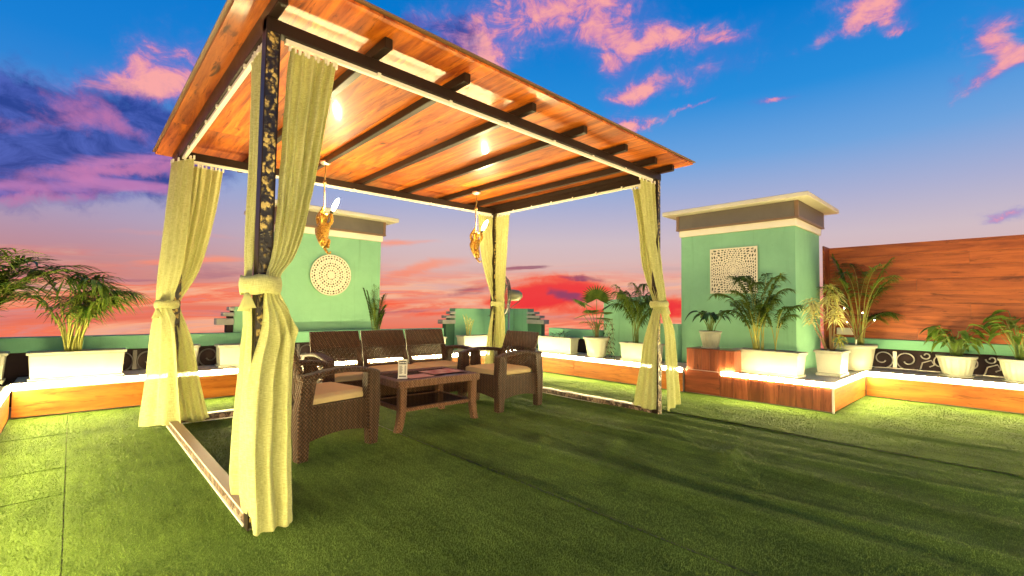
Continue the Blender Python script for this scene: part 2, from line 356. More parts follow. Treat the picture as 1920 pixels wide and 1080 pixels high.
def rattan(name, base, hi, k=250.0):
    m, t, b = newmat(name)
    s = t.node('ShaderNodeSeparateXYZ'); t.put(s.inputs[0], t.node('ShaderNodeTexCoord').outputs['Object'])
    u = t.m('ADD', s.outputs[0], s.outputs[1])
    su = t.m('SINE', t.m('MULTIPLY', u, k)); sv = t.m('SINE', t.m('MULTIPLY', s.outputs[2], k * 0.9))
    sw = t.m('SINE', t.m('MULTIPLY', t.m('SUBTRACT', s.outputs[0], s.outputs[1]), k * 0.5))
    h = t.m('ADD', t.m('MULTIPLY', su, sv), t.m('MULTIPLY', sw, 0.25))
    n = t.noise(t.node('ShaderNodeTexCoord').outputs['Object'], 25, 4)
    c = t.ramp(t.m('MULTIPLY_ADD', h, 0.28, t.m('MULTIPLY_ADD', n, 0.4, 0.25)), [(0.2, tuple(v * 0.35 for v in base)), (0.55, base), (0.85, hi)])
    t.put(b.inputs['Base Color'], c)
    b.inputs['Roughness'].default_value = 0.42; b.inputs['Specular IOR Level'].default_value = 0.3
    bump(t, b, h, 0.006)
rattan('rattan', (0.062, 0.028, 0.012), (0.20, 0.105, 0.055))
rattan('rattan_table', (0.21, 0.095, 0.045), (0.36, 0.19, 0.10))
def sep2(t, c):
    n = t.node('ShaderNodeSeparateColor'); t.put(n.inputs[0], c); return n.outputs[0]
def pebbles(name, c0, c1, c2, scale, gap=0.06):
    m, t, b = newmat(name)
    co = t.node('ShaderNodeTexCoord').outputs['Object']
    p = t.vm('ADD', t.vm('MULTIPLY', co, (1, 1, 0.8)), t.vm('MULTIPLY', t.noise(co, 14, 3, 0.5, 0, 'Color'), (0.03, 0.03, 0.03)))
    v = t.node('ShaderNodeTexVoronoi', feature='F1'); t.put(v.inputs['Vector'], p); v.inputs['Scale'].default_value = scale
    d = t.node('ShaderNodeTexVoronoi', feature='DISTANCE_TO_EDGE'); t.put(d.inputs['Vector'], p); d.inputs['Scale'].default_value = scale
    rnd = sep2(t, v.outputs['Color'])
    c = t.ramp(rnd, [(0.1, c0), (0.5, c1), (0.95, c2)])
    nz = t.noise(co, 90, 4, 0.7)
    c = t.mix(t.m('MULTIPLY', nz, 0.5), c, tuple(x * 0.4 for x in c0) + (1,))
    c = t.mix(t.sstep(d.outputs['Distance'], gap, 0.0), c, (0.008, 0.006, 0.005, 1))
    t.put(b.inputs['Base Color'], c); b.inputs['Roughness'].default_value = 0.45
    bump(t, b, t.sstep(d.outputs['Distance'], 0.0, 0.25), 0.006)
def bark():
    m, t, b = newmat('bark_cladding')
    co = t.node('ShaderNodeTexCoord').outputs['Object']
    p = t.vm('ADD', co, t.vm('MULTIPLY', t.noise(co, 22, 3, 0.6, 0, 'Color'), (0.06, 0.06, 0.06)))
    v = t.node('ShaderNodeTexVoronoi', feature='SMOOTH_F1'); t.put(v.inputs['Vector'], t.vm('MULTIPLY', p, (1, 1, 0.75))); v.inputs['Scale'].default_value = 40; v.inputs['Smoothness'].default_value = 0.25
    g = t.noise(co, 5.5, 3, 0.6); r = sep2(t, v.outputs['Color']); n = t.noise(co, 55, 5, 0.7)
    f = t.m('MULTIPLY', t.sstep(v.outputs['Distance'], 0.80, 0.10), t.m('MULTIPLY_ADD', r, 0.75, t.m('MULTIPLY', n, 0.45)))
    f = t.m('MULTIPLY', f, t.m('MULTIPLY_ADD', t.sstep(g, 0.40, 0.58), 0.75, 0.35))
    t.put(b.inputs['Base Color'], t.ramp(f, [(0.0, (0.006, 0.005, 0.005)), (0.14, (0.024, 0.018, 0.010)), (0.28, (0.16, 0.115, 0.03)), (0.50, (0.52, 0.39, 0.12))]))
    b.inputs['Roughness'].default_value = 0.4
    bump(t, b, t.m('MULTIPLY', t.sstep(v.outputs['Distance'], 0.7, 0.1), n), 0.008)
bark()
pebbles('log_cladding', (0.05, 0.028, 0.016), (0.20, 0.115, 0.07), (0.42, 0.29, 0.19), 26, 0.08)
def turfmat(name, a, b2, scale=1.0):
    m, t, b = newmat(name)
    co = t.node('ShaderNodeTexCoord').outputs['Object']
    f = t.noise(co, 150 * scale, 3, 0.75); g = t.noise(co, 1.6, 5, 0.6, 0.4); h = t.noise(t.vm('MULTIPLY', co, (9, 1.3, 1)), 2.2, 4, 0.6)
    x = t.m('ADD', t.m('MULTIPLY', f, 0.62), t.m('ADD', t.m('MULTIPLY', g, 0.34), t.m('MULTIPLY', h, 0.22)))
    c = t.ramp(x, [(0.42, a), (0.76, b2)])
    t.put(b.inputs['Base Color'], c); b.inputs['Roughness'].default_value = 0.85; b.inputs['Specular IOR Level'].default_value = 0.06
    bump(t, b, f, 0.012)
turfmat('turf', (0.020, 0.042, 0.008), (0.160, 0.250, 0.045))
turfmat('turf_blade', (0.024, 0.052, 0.010), (0.27, 0.40, 0.085), 2.0)
def emit(name, c, s):
    m = bpy.data.materials.new(name); m.use_nodes = True; MAT[name] = m
    t = NT(m.node_tree); b = t.n['Principled BSDF']
    b.inputs['Base Color'].default_value = (0.8, 0.8, 0.8, 1)
    b.inputs['Emission Color'].default_value = tuple(c) + (1,); b.inputs['Emission Strength'].default_value = s
emit('led_light', LED_COLOR, LED_STRENGTH)
emit('bulb_light', BULB_COLOR, BULB_STRENGTH)
emit('fairy_glow', (1.0, 0.88, 0.6), 30)

# ------------------------------------------------------------------ mesh helpers
class MB:
    def __init__(s): s.v = []; s.f = []; s.mi = []; s.cur = 0; s.uv = None
    def add(s, vs, fs):
        o = len(s.v); s.v += [tuple(p) for p in vs]
        for f in fs: s.f.append(tuple(i + o for i in f)); s.mi.append(s.cur)
        return s
    def box(s, x0, x1, y0, y1, z0, z1):
        return s.add([(x, y, z) for z in (z0, z1) for y in (y0, y1) for x in (x0, x1)],
                     [(0, 2, 3, 1), (4, 5, 7, 6), (0, 1, 5, 4), (2, 6, 7, 3), (0, 4, 6, 2), (1, 3, 7, 5)])
    def loft(s, rings, caps=True, closed=True):
        n = len(rings[0]); vs = [p for r in rings for p in r]; fs = []
        for i in range(len(rings) - 1):
            for j in range(n if closed else n - 1):
                k = (j + 1) % n
                fs.append((i * n + j, i * n + k, (i + 1) * n + k, (i + 1) * n + j))
        if caps:
            fs.append(tuple(reversed(range(n)))); fs.append(tuple(range((len(rings) - 1) * n, len(rings) * n)))
        return s.add(vs, fs)
    def rect_loft(s, secs):
        """secs: (z, x0, x1, y0, y1)"""
        return s.loft([[(x0, y0, z), (x1, y0, z), (x1, y1, z), (x0, y1, z)] for z, x0, x1, y0, y1 in secs])
    def tube(s, pts, r, n=6, caps=True):
        pts = [Vector(p) for p in pts]; rings = []; prev = None
        for i, p in enumerate(pts):
            t = (pts[min(i + 1, len(pts) - 1)] - pts[max(i - 1, 0)])
            t = t.normalized() if t.length > 1e-9 else Vector((0, 0, 1))
            if prev is None:
                a = Vector((0, 0, 1)) if abs(t.z) < 0.9 else Vector((1, 0, 0)); u = t.cross(a).normalized()
            else:
                u = (prev - t * prev.dot(t)); u = u.normalized() if u.length > 1e-6 else prev
            prev = u; w = t.cross(u)
            rr = r[i] if isinstance(r, (list, tuple)) else r
            rings.append([p + (u * math.cos(2 * math.pi * k / n) + w * math.sin(2 * math.pi * k / n)) * rr for k in range(n)])
        return s.loft(rings, caps)
    def lathe(s, prof, n=24, c=(0, 0), flute=0, famp=0.0, caps=False):
        rings = []
        for r, z, *fl in prof:
            ring = []
            for k in range(n):
                a = 2 * math.pi * k / n
                rr = r * (1 + (famp * fl[0] * (abs(math.sin(a * flute / 2)) * 2 - 1) if flute and fl else 0))
                ring.append((c[0] + rr * math.cos(a), c[1] + rr * math.sin(a), z))
            rings.append(ring)
        return s.loft(rings, caps)
    def sheet(s, P, uvs=None):
        """P: rows of points -> quad grid"""
        n = len(P[0]); vs = [p for r in P for p in r]
        return s.add(vs, [(i * n + j, i * n + j + 1, (i + 1) * n + j + 1, (i + 1) * n + j) for i in range(len(P) - 1) for j in range(n - 1)])
    def mesh(s, name, mats, smooth=False):
        me = bpy.data.meshes.new(name); me.from_pydata(s.v, [], s.f)
        for m in (mats if isinstance(mats, (list, tuple)) else [mats]): me.materials.append(MAT[m])
        if len(me.materials) > 1: me.polygons.foreach_set('material_index', s.mi)
        if smooth: me.polygons.foreach_set('use_smooth', [True] * len(me.polygons))
        me.update(); return me
    def build(s, name, mats, parent=None, smooth=False, bevel=0.0, world=False, seg=1):
        me = s.mesh(name, mats, smooth)
        o = bpy.data.objects.new(name, me); COL.objects.link(o)
        if parent is not None:
            o.parent = parent
            if world:
                me.transform(wmat(parent).inverted())
        if bevel:
            b = o.modifiers.new('Bevel', 'BEVEL'); b.width = bevel; b.segments = seg; b.limit_method = 'ANGLE'; b.angle_limit = R(40)
        return o
def wmat(o):
    m = Matrix.Translation(o.location) @ o.rotation_euler.to_matrix().to_4x4() @ Matrix.Diagonal(tuple(o.scale) + (1,))
    return wmat(o.parent) @ m if o.parent else m
def tag(o, label=None, cat=None, group=None, kind=None):
    if label: o['label'] = label
    if cat: o['category'] = cat
    if group: o['group'] = group
    if kind: o['kind'] = kind
    return o
def thing(name, label, cat, loc=(0, 0, 0), rz=0.0, group=None, scale=1.0):
    o = bpy.data.objects.new(name, None); COL.objects.link(o)
    o.location = loc; o.rotation_euler = (0, 0, rz); o.scale = (scale,) * 3; o.empty_display_size = 0.1
    return tag(o, label, cat, group)
def link(name, me, parent, loc=(0, 0, 0), rot=(0, 0, 0), scale=1.0):
    o = bpy.data.objects.new(name, me); COL.objects.link(o); o.parent = parent
    o.location = loc; o.rotation_euler = rot; o.scale = (scale,) * 3 if not isinstance(scale, tuple) else scale
    return o
def solid(o, th, off=0.0):
    m = o.modifiers.new('Solidify', 'SOLIDIFY'); m.thickness = th; m.offset = off; return o
def copy_tree(o, parent=None):
    c = o.copy(); COL.objects.link(c); c.parent = parent
    for ch in [x for x in bpy.data.objects if x.parent == o]: copy_tree(ch, c)
    return c
def vn(x, y, seed=0):
    return math.sin(x * 1.7 + seed) * math.cos(y * 1.3 - seed * 0.7) + 0.5 * math.sin(x * 3.9 - y * 2.1 + seed * 2) + 0.25 * math.sin(x * 8.3 + y * 6.7 + seed)

# ------------------------------------------------------------------ terrace floor and turf
W, D, H = 3.9235, 2.7315, 2.507
slab = MB().box(-1.9, 8.3, -5.4, 6.9, -0.5, -0.02).build('terrace_floor', 'concrete'); tag(slab, kind='structure')
rolls = [(-1.049, -0.655), (-0.65, 1.446), (1.450, 4.094), (4.102, 5.75), (5.755, 7.15)]
ridges = [(2.05, 0.10, .010), (2.42, .06, .007), (2.95, .09, .009), (3.35, .05, .008), (3.62, .06, .010), (3.85, .05, .006), (4.5, .06, .007), (4.95, .07, .006), (5.3, .05, .005), (5.9, .05, .005), (6.4, .06, .004)]
def turf_z(x, y):
    z = 0.0015 * vn(x * 1.6, y * 0.9, 3)
    if x > 1.5:
        for rx, w, a in ridges:
            cx = rx + 0.05 * math.sin(y * 1.1 + rx * 5) + 0.02 * math.sin(y * 3.1 + rx)
            u = (x - cx) / w
            if abs(u) < 3: z += 2.6 * a * math.exp(-u * u) * (0.6 + 0.4 * math.sin(y * 0.9 + rx * 7))
    for cx, cy, L, ang, a in ((2.55, -0.35, .25, 25, .010), (2.2, 0.1, .2, 40, .007), (3.0, -1.1, .3, 15, .010), (2.75, -1.25, .25, 40, .009), (3.3, -0.5, .2, 60, .008), (2.5, 0.45, .2, 70, .008)):
        c, s_ = math.cos(R(ang)), math.sin(R(ang)); dx, dy = x - cx, y - cy
        u = (dx * c + dy * s_) / L; v = (-dx * s_ + dy * c) / 0.05
        if u * u + v * v < 9: z += 2.4 * a * math.exp(-u * u - v * v)
    return z
for i, (xa, xb) in enumerate(rolls):
    nx = max(4, int((xb - xa) / 0.035)); ys = np.linspace(-4.60, 3.846, 260)
    P = []
    for y in ys:
        row = []
        for k in range(nx + 1):
            x = xa + (xb - xa) * k / nx
            e = min(k, nx - k)
            z = turf_z(x, y)
            # edges of the rolls curl up a little where they meet
            z += (0.016 if k == 0 else 0.0045) * (0.7 + 0.3 * math.sin(y * 2.3 + i)) if e == 0 and i in (2, 3) and k == 0 else (0.002 if e == 0 else 0)
            row.append((x, float(y), z))
        P.append(row)
    o = MB().sheet(P).build('artificial_turf', 'turf', smooth=True); tag(o, kind='structure')
# short transverse seams in the narrow left strips
for y0 in (2.85, 1.75, 1.15):
    pts = [(-1.04 + 0.1 * k, y0 + 0.03 * k * 0.3, 0.004) for k in range(5)]
    o = MB().tube(pts, 0.0025, 5).build('turf_seam', 'turf', smooth=True); tag(o, kind='structure')
# pile: single blades, thinning out with distance
def pile():
    rng = np.random.default_rng(3)
    N = 330000
    d = 1.75 * np.exp(rng.random(N) * math.log(7.2 / 1.75))
    a = np.radians(rng.uniform(-52, 52, N))
    rr = d / np.cos(a)
    wx = CAM.x + fwdh.x * d + right0.x * d * np.tan(a); wy = CAM.y + fwdh.y * d + right0.y * d * np.tan(a)
    ok = (wx > -1.04) & (wx < 7.1) & (wy < 3.84) & ~((wx > 5.35) & (wy > -1.25)) 
    ok &= ~((wx < 0.09) & (wx > -0.01) & (wy > -0.02) & (wy < 2.8))
    ok &= (np.abs(wx - 4.098) > .008) & (np.abs(wx - 1.448) > .003)
    wx, wy, d = wx[ok], wy[ok], d[ok]; n = len(wx)
    wz = np.array([turf_z(x, y) for x, y in zip(wx, wy)])
    th = rng.uniform(0, 2 * math.pi, n); h = rng.uniform(0.004, 0.0105, n); w = 0.0011 + 0.00050 * d
    lean = rng.uniform(0.0, 0.007, n); la = rng.uniform(0, 2 * math.pi, n)
    V = np.empty((n, 3, 3))
    V[:, 0] = np.c_[wx - np.cos(th) * w, wy - np.sin(th) * w, wz - 0.002]
    V[:, 1] = np.c_[wx + np.cos(th) * w, wy + np.sin(th) * w, wz - 0.002]
    V[:, 2] = np.c_[wx + np.cos(la) * lean, wy + np.sin(la) * lean, wz + h]
    me = bpy.data.meshes.new('turf_pile')
    me.vertices.add(n * 3); me.vertices.foreach_set('co', V.ravel())
    me.loops.add(n * 3); me.loops.foreach_set('vertex_index', np.arange(n * 3, dtype=np.int32))
    me.polygons.add(n); me.polygons.foreach_set('loop_start', np.arange(0, n * 3, 3, dtype=np.int32))
    me.materials.append(MAT['turf_blade']); me.update(); me.validate()
    o = bpy.data.objects.new('turf_pile', me); COL.objects.link(o)
    tag(o, 'short green fibres of the artificial turf', 'grass', kind='stuff')
pile()

# ------------------------------------------------------------------ parapets, towers, wood screen
def parapet(name, label, beam, wall, group=None):
    t = thing(name, label, 'wall', ((beam[0] + beam[1]) / 2, (beam[2] + beam[3]) / 2, 0), 0, group)
    MB().box(*beam).build('top_beam', 'deep_mint', t, world=True, bevel=0.006)
    MB().box(*wall).build('gap_backing', 'gap_shade', t, world=True)  # dark sheet added for the darkness beyond the open railing
    return t
parapet('parapet_wall', 'low green parapet beam behind the left planter bench, under the open sky', (-1.9, 4.30, 4.52, 4.70, 0.565, 0.725), (-1.9, 4.30, 4.60, 4.68, 0.0, 0.562))
parapet('parapet_wall', 'green parapet beam between the corner steps and the tall green wall', (6.14, 6.32, 2.42, 3.62, 0.565, 0.735), (6.20, 6.30, 2.42, 3.62, 0.0, 0.562))
parapet('parapet_wall', 'green parapet beam under the wood screen at right', (7.80, 7.96, -5.3, -0.62, 0.60, 0.735), (7.86, 7.95, -5.3, -0.62, 0.0, 0.597))
parapet('parapet_wall', 'green parapet at far left beside the leftmost trough', (-1.92, -1.75, -5.3, 4.515, 0.565, 0.725), (-1.90, -1.80, -5.3, 4.515, 0.0, 0.562))
t = thing('stub_wall', 'plain mint green wall stub behind the two potted palms', 'wall', (6.3, 1.85, 0))
MB().add([(6.24, 1.42, 0), (6.24, 2.40, 0), (6.24, 2.40, 1.26), (6.24, 1.42, 1.36), (6.42, 1.42, 0), (6.42, 2.40, 0), (6.42, 2.40, 1.26), (6.42, 1.42, 1.36)],
         [(0, 3, 2, 1), (4, 5, 6, 7), (0, 1, 5, 4), (2, 3, 7, 6), (1, 2, 6, 5), (0, 4, 7, 3)]).build('tall_panel', 'mint_wall', t, world=True, bevel=0.008)
MB().box(6.30, 6.44, 1.03, 1.415, 0, 0.89).build('low_panel', 'mint_wall', t, world=True, bevel=0.008)
# stepped corner pieces
def stepped(label, pts_fn, base, steps):
    t = thing('stepped_wall', label, 'wall', base)
    for b in steps: MB().box(*b[:6]).build(b[6], b[7], t, world=True, bevel=0.004)
    return t
# left group beside the left tower: body climbs toward the tower, pale block ends
st = []
y0, y1 = 4.56, 4.74
st.append((0.93, 1.49, y0 + .02, y1, 0.728, 1.075, 'wall_body', 'mint_wall'))
for k, (x0, x1, z0, z1) in enumerate([(0.725, 0.927, .83, .915), (0.80, 0.927, .945, .995), (0.865, 0.927, 1.02, 1.07)]):
    st.append((x0, x1, y0, y1 - .02, z0, z1, 'step_block', 'step_white'))
st += [(0.845, 0.928, y0 + .04, y1 - .04, .728, .828, 'shadow_gap', 'gap_shade'), (0.86, 0.928, y0 + .04, y1 - .04, .917, .943, 'shadow_gap', 'gap_shade'), (0.90, 0.928, y0 + .04, y1 - .04, .997, 1.018, 'shadow_gap', 'gap_shade')]  # solid dark boxes stand in for the shadow between blocks
stepped('mint stepped wall with pale block ends left of the near curtain', None, (1.0, 4.65, 0), st)
st = [(4.60, 6.12, 4.60, 4.78, 0, 1.09, 'wall_body', 'deep_mint'), (6.14, 6.32, 4.20, 4.78, 0, 1.10, 'wall_body', 'deep_mint')]  # unlit corner: its shade is put into the deeper green
for k, (x0, z0, z1) in enumerate([(4.30, .80, .875), (4.38, .905, .955), (4.48, .98, 1.03)]):
    st.append((x0, 4.596, 4.57, 4.73, z0, z1, 'step_block', 'step_white'))
    st.append((x0 + .10, 4.596, 4.60, 4.72, (0.0 if k == 0 else z0 - .033), z0 - .003, 'shadow_gap', 'mint_shade'))
for k, (yy, z0, z1) in enumerate([(3.72, .80, .885), (3.84, .91, .965), (3.98, .99, 1.04)]):
    st.append((6.10, 6.26, yy, 4.196, z0, z1, 'step_block', 'step_white'))
    st.append((6.14, 6.25, yy + .10, 4.196, (0.0 if k == 0 else z0 - .033), z0 - .003, 'shadow_gap', 'mint_shade'))
stepped('green stepped wall at the terrace corner behind the fan, its shade put into the colour', None, (6.1, 4.6, 0), st)

def tower(label, x0, x1, y0, y1, zt, sx, sy):
    """sx, sy: the signs of the faces seen (toward the terrace)"""
    t = thing('stair_tower', label, 'building', ((x0 + x1) / 2, (y0 + y1) / 2, 0), 0, 'mint stair towers')
    MB().box(x0, x1, y0, y1, 0.0, zt).build('wall', 'mint_wall', t, world=True, bevel=0.004)
    e = 0.024
    MB().box(x0 - e, x1 + e, y0 - e, y1 + e, zt + .002, zt + .10).build('trim_band', 'cream_trim', t, world=True, bevel=0.006)
    g = 0.055; za, zb = zt + .102, zt + .335
    for (a, b, c, d) in ((x0 - g, x1 + g, y0 - g, y0 - g + .02), (x0 - g, x1 + g, y1 + g - .02, y1 + g)):
        MB().box(a + .05, b - .05, c, d, za + .025, zb).build('smoked_panel', 'smoked_panel', t, world=True)
    for (a, b, c, d) in ((x0 - g, x0 - g + .02, y0 - g, y1 + g), (x1 + g - .02, x1 + g, y0 - g, y1 + g)):
        MB().box(a, b, c + .05, d - .05, za + .025, zb).build('smoked_panel', 'smoked_panel', t, world=True)
    for cx in (x0 - g, x1 + g - .045):
        for cy in (y0 - g, y1 + g - .045):
            MB().box(cx, cx + .045, cy, cy + .045, za, zb).build('corner_post', 'brown_trim', t, world=True)
    MB().box(x0 - g - .004, x1 + g + .004, y0 - g - .004, y1 + g + .004, za - .001, za + .022).build('sill_rail', 'brown_trim', t, world=True)
    ov = 0.215
    MB().box(x0 - ov, x1 + ov, y0 - ov, y1 + ov, zb + .003, zb + .068).build('roof_slab', 'roof_slab', t, world=True, bevel=0.008)
    return t
tower('mint stair tower behind the sofa with round carved medallion', 1.50, 3.13, 4.752, 5.6, 2.20, -1, -1)
tower('mint stair tower beside the wood screen with square carved panel', 6.40, 7.56, -0.60, 1.02, 2.27, -1, -1)

# wood screen at right, of large laminate sheets
t = thing('wood_screen', 'tall orange wood laminate screen above the green parapet at right', 'fence', (7.9, -2.5, 0.74))
rows_ = 8; ph_ = (2.10 - .738) / rows_
pm = {}
for r in range(rows_):
    y = -0.665; lens = [(1.02, 2.44), (2.30, 2.0), (1.55, 2.44), (2.44, 1.6)][r % 4]
    lens = list(lens) + [max(.1, 4.64 - sum(lens))]
    for L in lens:
        if (L, r % 3) not in pm:
            e = .0008 * (r % 3)
            pm[(L, r % 3)] = MB().box(-.018 - e, 0, -L + .0018, 0, .0012, ph_ - .0012).mesh('plank', 'wall_laminate')
        link('plank', pm[(L, r % 3)], t, (7.86 - 7.9, y + 2.5, .738 + r * ph_ - .74)); y -= L
MB().box(7.565, 7.862, -0.662, -0.640, 0.5, 2.105).build('return_panel', 'wall_laminate', t, world=True)
MB().box(7.862, 7.90, -5.30, -0.665, 0.74, 2.095).build('backing_frame', 'dark_steel', t, world=True)

# iron scroll railings in the dark gap under the parapet beams
def scroll(cx, cz, r, turns, a0, d=1, shrink=0.25, n=26):
    return [(cx + d * r * (1 - (1 - shrink) * k / n) * math.cos(a0 + turns * 2 * math.pi * k / n), 0, cz + r * (1 - (1 - shrink) * k / n) * math.sin(a0 + turns * 2 * math.pi * k / n)) for k in range(n + 1)]
def rail_unit(mt):
    m = [scroll(0.0, .0, .13, 1.1, R(-70), 1, .30), scroll(0.27, .0, .13, 1.1, R(-70), -1, .30),
         [(0.40, 0, -.13), (0.43, 0, -.02), (0.52, 0, .02), (0.55, 0, -.04), (0.50, 0, -.07)], scroll(.47, .08, .055, 1.0, R(180), 1, .3)]
    out = []
    for p in m: out.append(MB().tube(p, 0.0085, 5).mesh('scroll', mt, True))
    return out
def railing(label, x, y, rz, n, z=0.45, mt='iron'):
    units = rail_unit(mt)
    t = thing('scroll_railing', label, 'railing', (x, y, z), rz, 'iron scroll railings')
    for k in range(n):
        for me in units: link('scroll', me, t, (k * 0.62, 0, 0))
    MB().box(-.2, n * .62, -.01, .01, -.135, -.120).build('bottom_bar', mt, t)
    for k in range(n):
        MB().box(k * .62 + .115, k * .62 + .155, .005, .03, -.12, .11).build('flat_post', mt, t)
railing('iron scroll railing in the dark gap below the wood screen', 7.80, -1.30, R(-90), 6, 0.46)
railing('iron scroll railing in the dark gap behind the left planter bench', -0.85, 4.56, 0, 5, 0.43, 'black_iron')

# carved wall ornaments: rings of pierced cells over a dark sheet that stands in for their shade
def carved(parent, rad, square):
    m = MB(); nr = 11 if square else 8; r_in = 0.05
    for i in range(nr):
        a, b = r_in + (1 - r_in) * i / nr, r_in + (1 - r_in) * (i + 1) / nr
        ns = 16 if i < 2 else (24 if i < 4 else (36 if i < 8 else 48))
        if not square: ns = (10, 14, 18, 24, 28, 34, 38, 40)[i]
        hole = [.3, .92, .6, .96, .9, .5, .97, .92, .96, .62, .45][i]
        if square: hole = [.6, .8, .90, .7, .92, .8, .94, .90, .92, .95, .90][i]
        def P(u, v):
            r = a + (b - a) * v; th = 2 * math.pi * (u + 0.5 * (i % 2)) / ns
            k = 1.0
            if square:
                q = 1 / max(abs(math.cos(th)), abs(math.sin(th))); k = 1 + (q - 1) * min(1, max(0, (r - .25) / .75)) ** 1.2
            return (rad * r * k * math.cos(th), 0, rad * r * k * math.sin(th))
        for j in range(ns):
            h = hole * (1.0 if (j + i) % 2 else 0.72) * 0.5
            c = [P(j, 0), P(j + 1, 0), P(j + 1, 1), P(j, 1)]
            if h < 0.05: m.add(c, [(0, 1, 2, 3)]); continue
            inn = [P(j + .5, .5 - h), P(j + .5 + h, .5), P(j + .5, .5 + h), P(j + .5 - h, .5)]
            m.add(c + inn, [(0, 1, 4), (1, 2, 5), (2, 3, 6), (3, 0, 7), (4, 1, 5), (5, 2, 6), (6, 3, 7), (7, 0, 4)])
    c = [(rad * r_in * math.cos(2 * math.pi * k / 16), 0, rad * r_in * math.sin(2 * math.pi * k / 16)) for k in range(16)]
    m.add(c, [tuple(range(16))])
    o = solid(m.build('carved_lattice', 'carved_white', parent), 0.006)
    if square: MB().box(-rad * .97, rad * .97, .0045, .008, -rad * .97, rad * .97).build('hole_shade', 'carved_shade', parent)  # dark sheet added behind the piercings as their shade
    else: MB().tube([(0, .0045, 0), (0, .008, 0)], rad * .97, 40).build('hole_shade', 'carved_shade', parent)
    return o
t = thing('wall_medallion', 'round white carved medallion on the mint tower behind the sofa', 'wall ornament', (2.28, 4.718, 1.585))
carved(t, 0.315, False)
rim = [(0.312 * math.cos(2 * math.pi * k / 48), 0.002, 0.312 * math.sin(2 * math.pi * k / 48)) for k in range(49)]
MB().tube(rim, 0.011, 6).build('rim', 'carved_white', t, True)
t = thing('carved_panel', 'square white carved panel on the mint tower at right', 'wall ornament', (6.372, 0.205, 1.70), R(-90))
carved(t, 0.325, True)
m = MB()
for a, b in ((-.335, -.318), (.318, .335)):
    m.box(a, b, -.009, .011, -.335, .335); m.box(-.317, .317, -.009, .011, a, b)
m.build('border', 'carved_white', t)
MB().box(-.12, .12, .012, .026, -.12, .12).build('wall_mount', 'carved_white', t)

# ------------------------------------------------------------------ planter benches with LED strips
Zb = 0.315
def bench(label, x0, x1, y0, y1, faces, group='planter benches round the terrace'):
    """faces: list of (side, from, to, joints, material, led)"""
    t = thing('planter_bench', label, 'bench', ((x0 + x1) / 2, (y0 + y1) / 2, 0), 0, group)
    MB().box(x0 + .012, x1, y0 + .012, y1, 0.0, Zb - .022).build('core', 'concrete', t, world=True)
    MB().box(x0, x1, y0, y1, Zb - .02, Zb).build('ledge', 'ledge_stone', t, world=True, bevel=0.003)
    for side, a, b, joints, mat, led in faces:
        cuts = [a] + joints + [b]
        for p, q in zip(cuts[:-1], cuts[1:]):
            p, q = p + .0015, q - .0015
            if side == 'y-': MB().box(p, q, y0 - .018, y0 - .001, .012, Zb - .004).build('front_panel', mat, t, world=True, bevel=0.0015)
            if side == 'x-': MB().box(x0 - .018, x0 - .001, p, q, .012, Zb - .004).build('front_panel', mat, t, world=True, bevel=0.0015)
            if side == 'y+': MB().box(p, q, y1 + .001, y1 + .018, .012, Zb - .004).build('front_panel', mat, t, world=True, bevel=0.0015)
            if side == 'x+': MB().box(x1 + .001, x1 + .018, p, q, .012, Zb - .004).build('front_panel', mat, t, world=True, bevel=0.0015)
        z0, z1 = Zb - .034, Zb + .012
        if led:
            ta, tb, ua, ub = Zb + .001, Zb + .0045, Zb - .054, Zb - .0365
            ch = MB()
            if side == 'y-': ch.box(a, b, y0 - .018, y0 + .016, ta, tb).box(a, b, y0 - .023, y0 - .0188, ua, ub)
            if side == 'y+': ch.box(a, b, y1 - .016, y1 + .018, ta, tb).box(a, b, y1 + .0188, y1 + .023, ua, ub)
            if side == 'x-': ch.box(x0 - .018, x0 + .016, a, b, ta, tb).box(x0 - .023, x0 - .0188, a, b, ua, ub)
            if side == 'x+': ch.box(x1 - .016, x1 + .018, a, b, ta, tb).box(x1 + .0188, x1 + .023, a, b, ua, ub)
            ch.build('halo_lip', 'white_track', t, world=True)  # white lips added to catch the strip's light as a glow halo
        if led:
            if side == 'y-': MB().box(a, b, y0 - .026, y0 - .0185, z0, z1).build('led_strip', 'led_light', t, world=True)
            if side == 'x-': MB().box(x0 - .026, x0 - .0185, a, b, z0, z1).build('led_strip', 'led_light', t, world=True)
            if side == 'y+': MB().box(a, b, y1 + .0185, y1 + .026, z0, z1).build('led_strip', 'led_light', t, world=True)
            if side == 'x+': MB().box(x1 + .0185, x1 + .026, a, b, z0, z1).build('led_strip', 'led_light', t, world=True)
    return t
bench('orange wood planter bench with LED strip along the back left, behind the curtains', -1.045, 5.40, 3.87, 4.515,
      [('y-', -1.04, 5.37, [1.40, 3.84], 'bench_laminate', True)])
bench('wood planter bench with LED strip at the left edge of the view', -1.75, -1.07, -5.20, 3.84,
      [('x+', -4.61, 3.835, [-3.8, -1.4, 1.04], 'bench_laminate_y', True)])
bench('wood planter bench with LED strip behind the right armchair', 5.42, 6.13, 0.50, 4.515,
      [('x-', 0.50, 3.84, [2.38], 'bench_laminate_y', True)])
t = bench('red plank planter box jutting out below the right tower, with LED strip', 5.47, 7.10, -1.20, 0.497,
      [('x-', 0.02, .495, [], 'red_board', False), ('x-', -1.20, 0.017, [-1.02, -0.85, -0.67, -0.50, -0.32, -0.15], 'red_plank', False),
       ('y-', 5.47, 7.09, [], 'bench_laminate', True)])
MB().box(5.444, 5.4515, -1.226, 0.0, Zb - .034, Zb + .012).build('led_strip', 'led_light', t, world=True)
MB().box(5.448, 5.468, -1.221, -1.203, 0.0, Zb - .036).build('corner_trim', 'white_track', t, world=True)
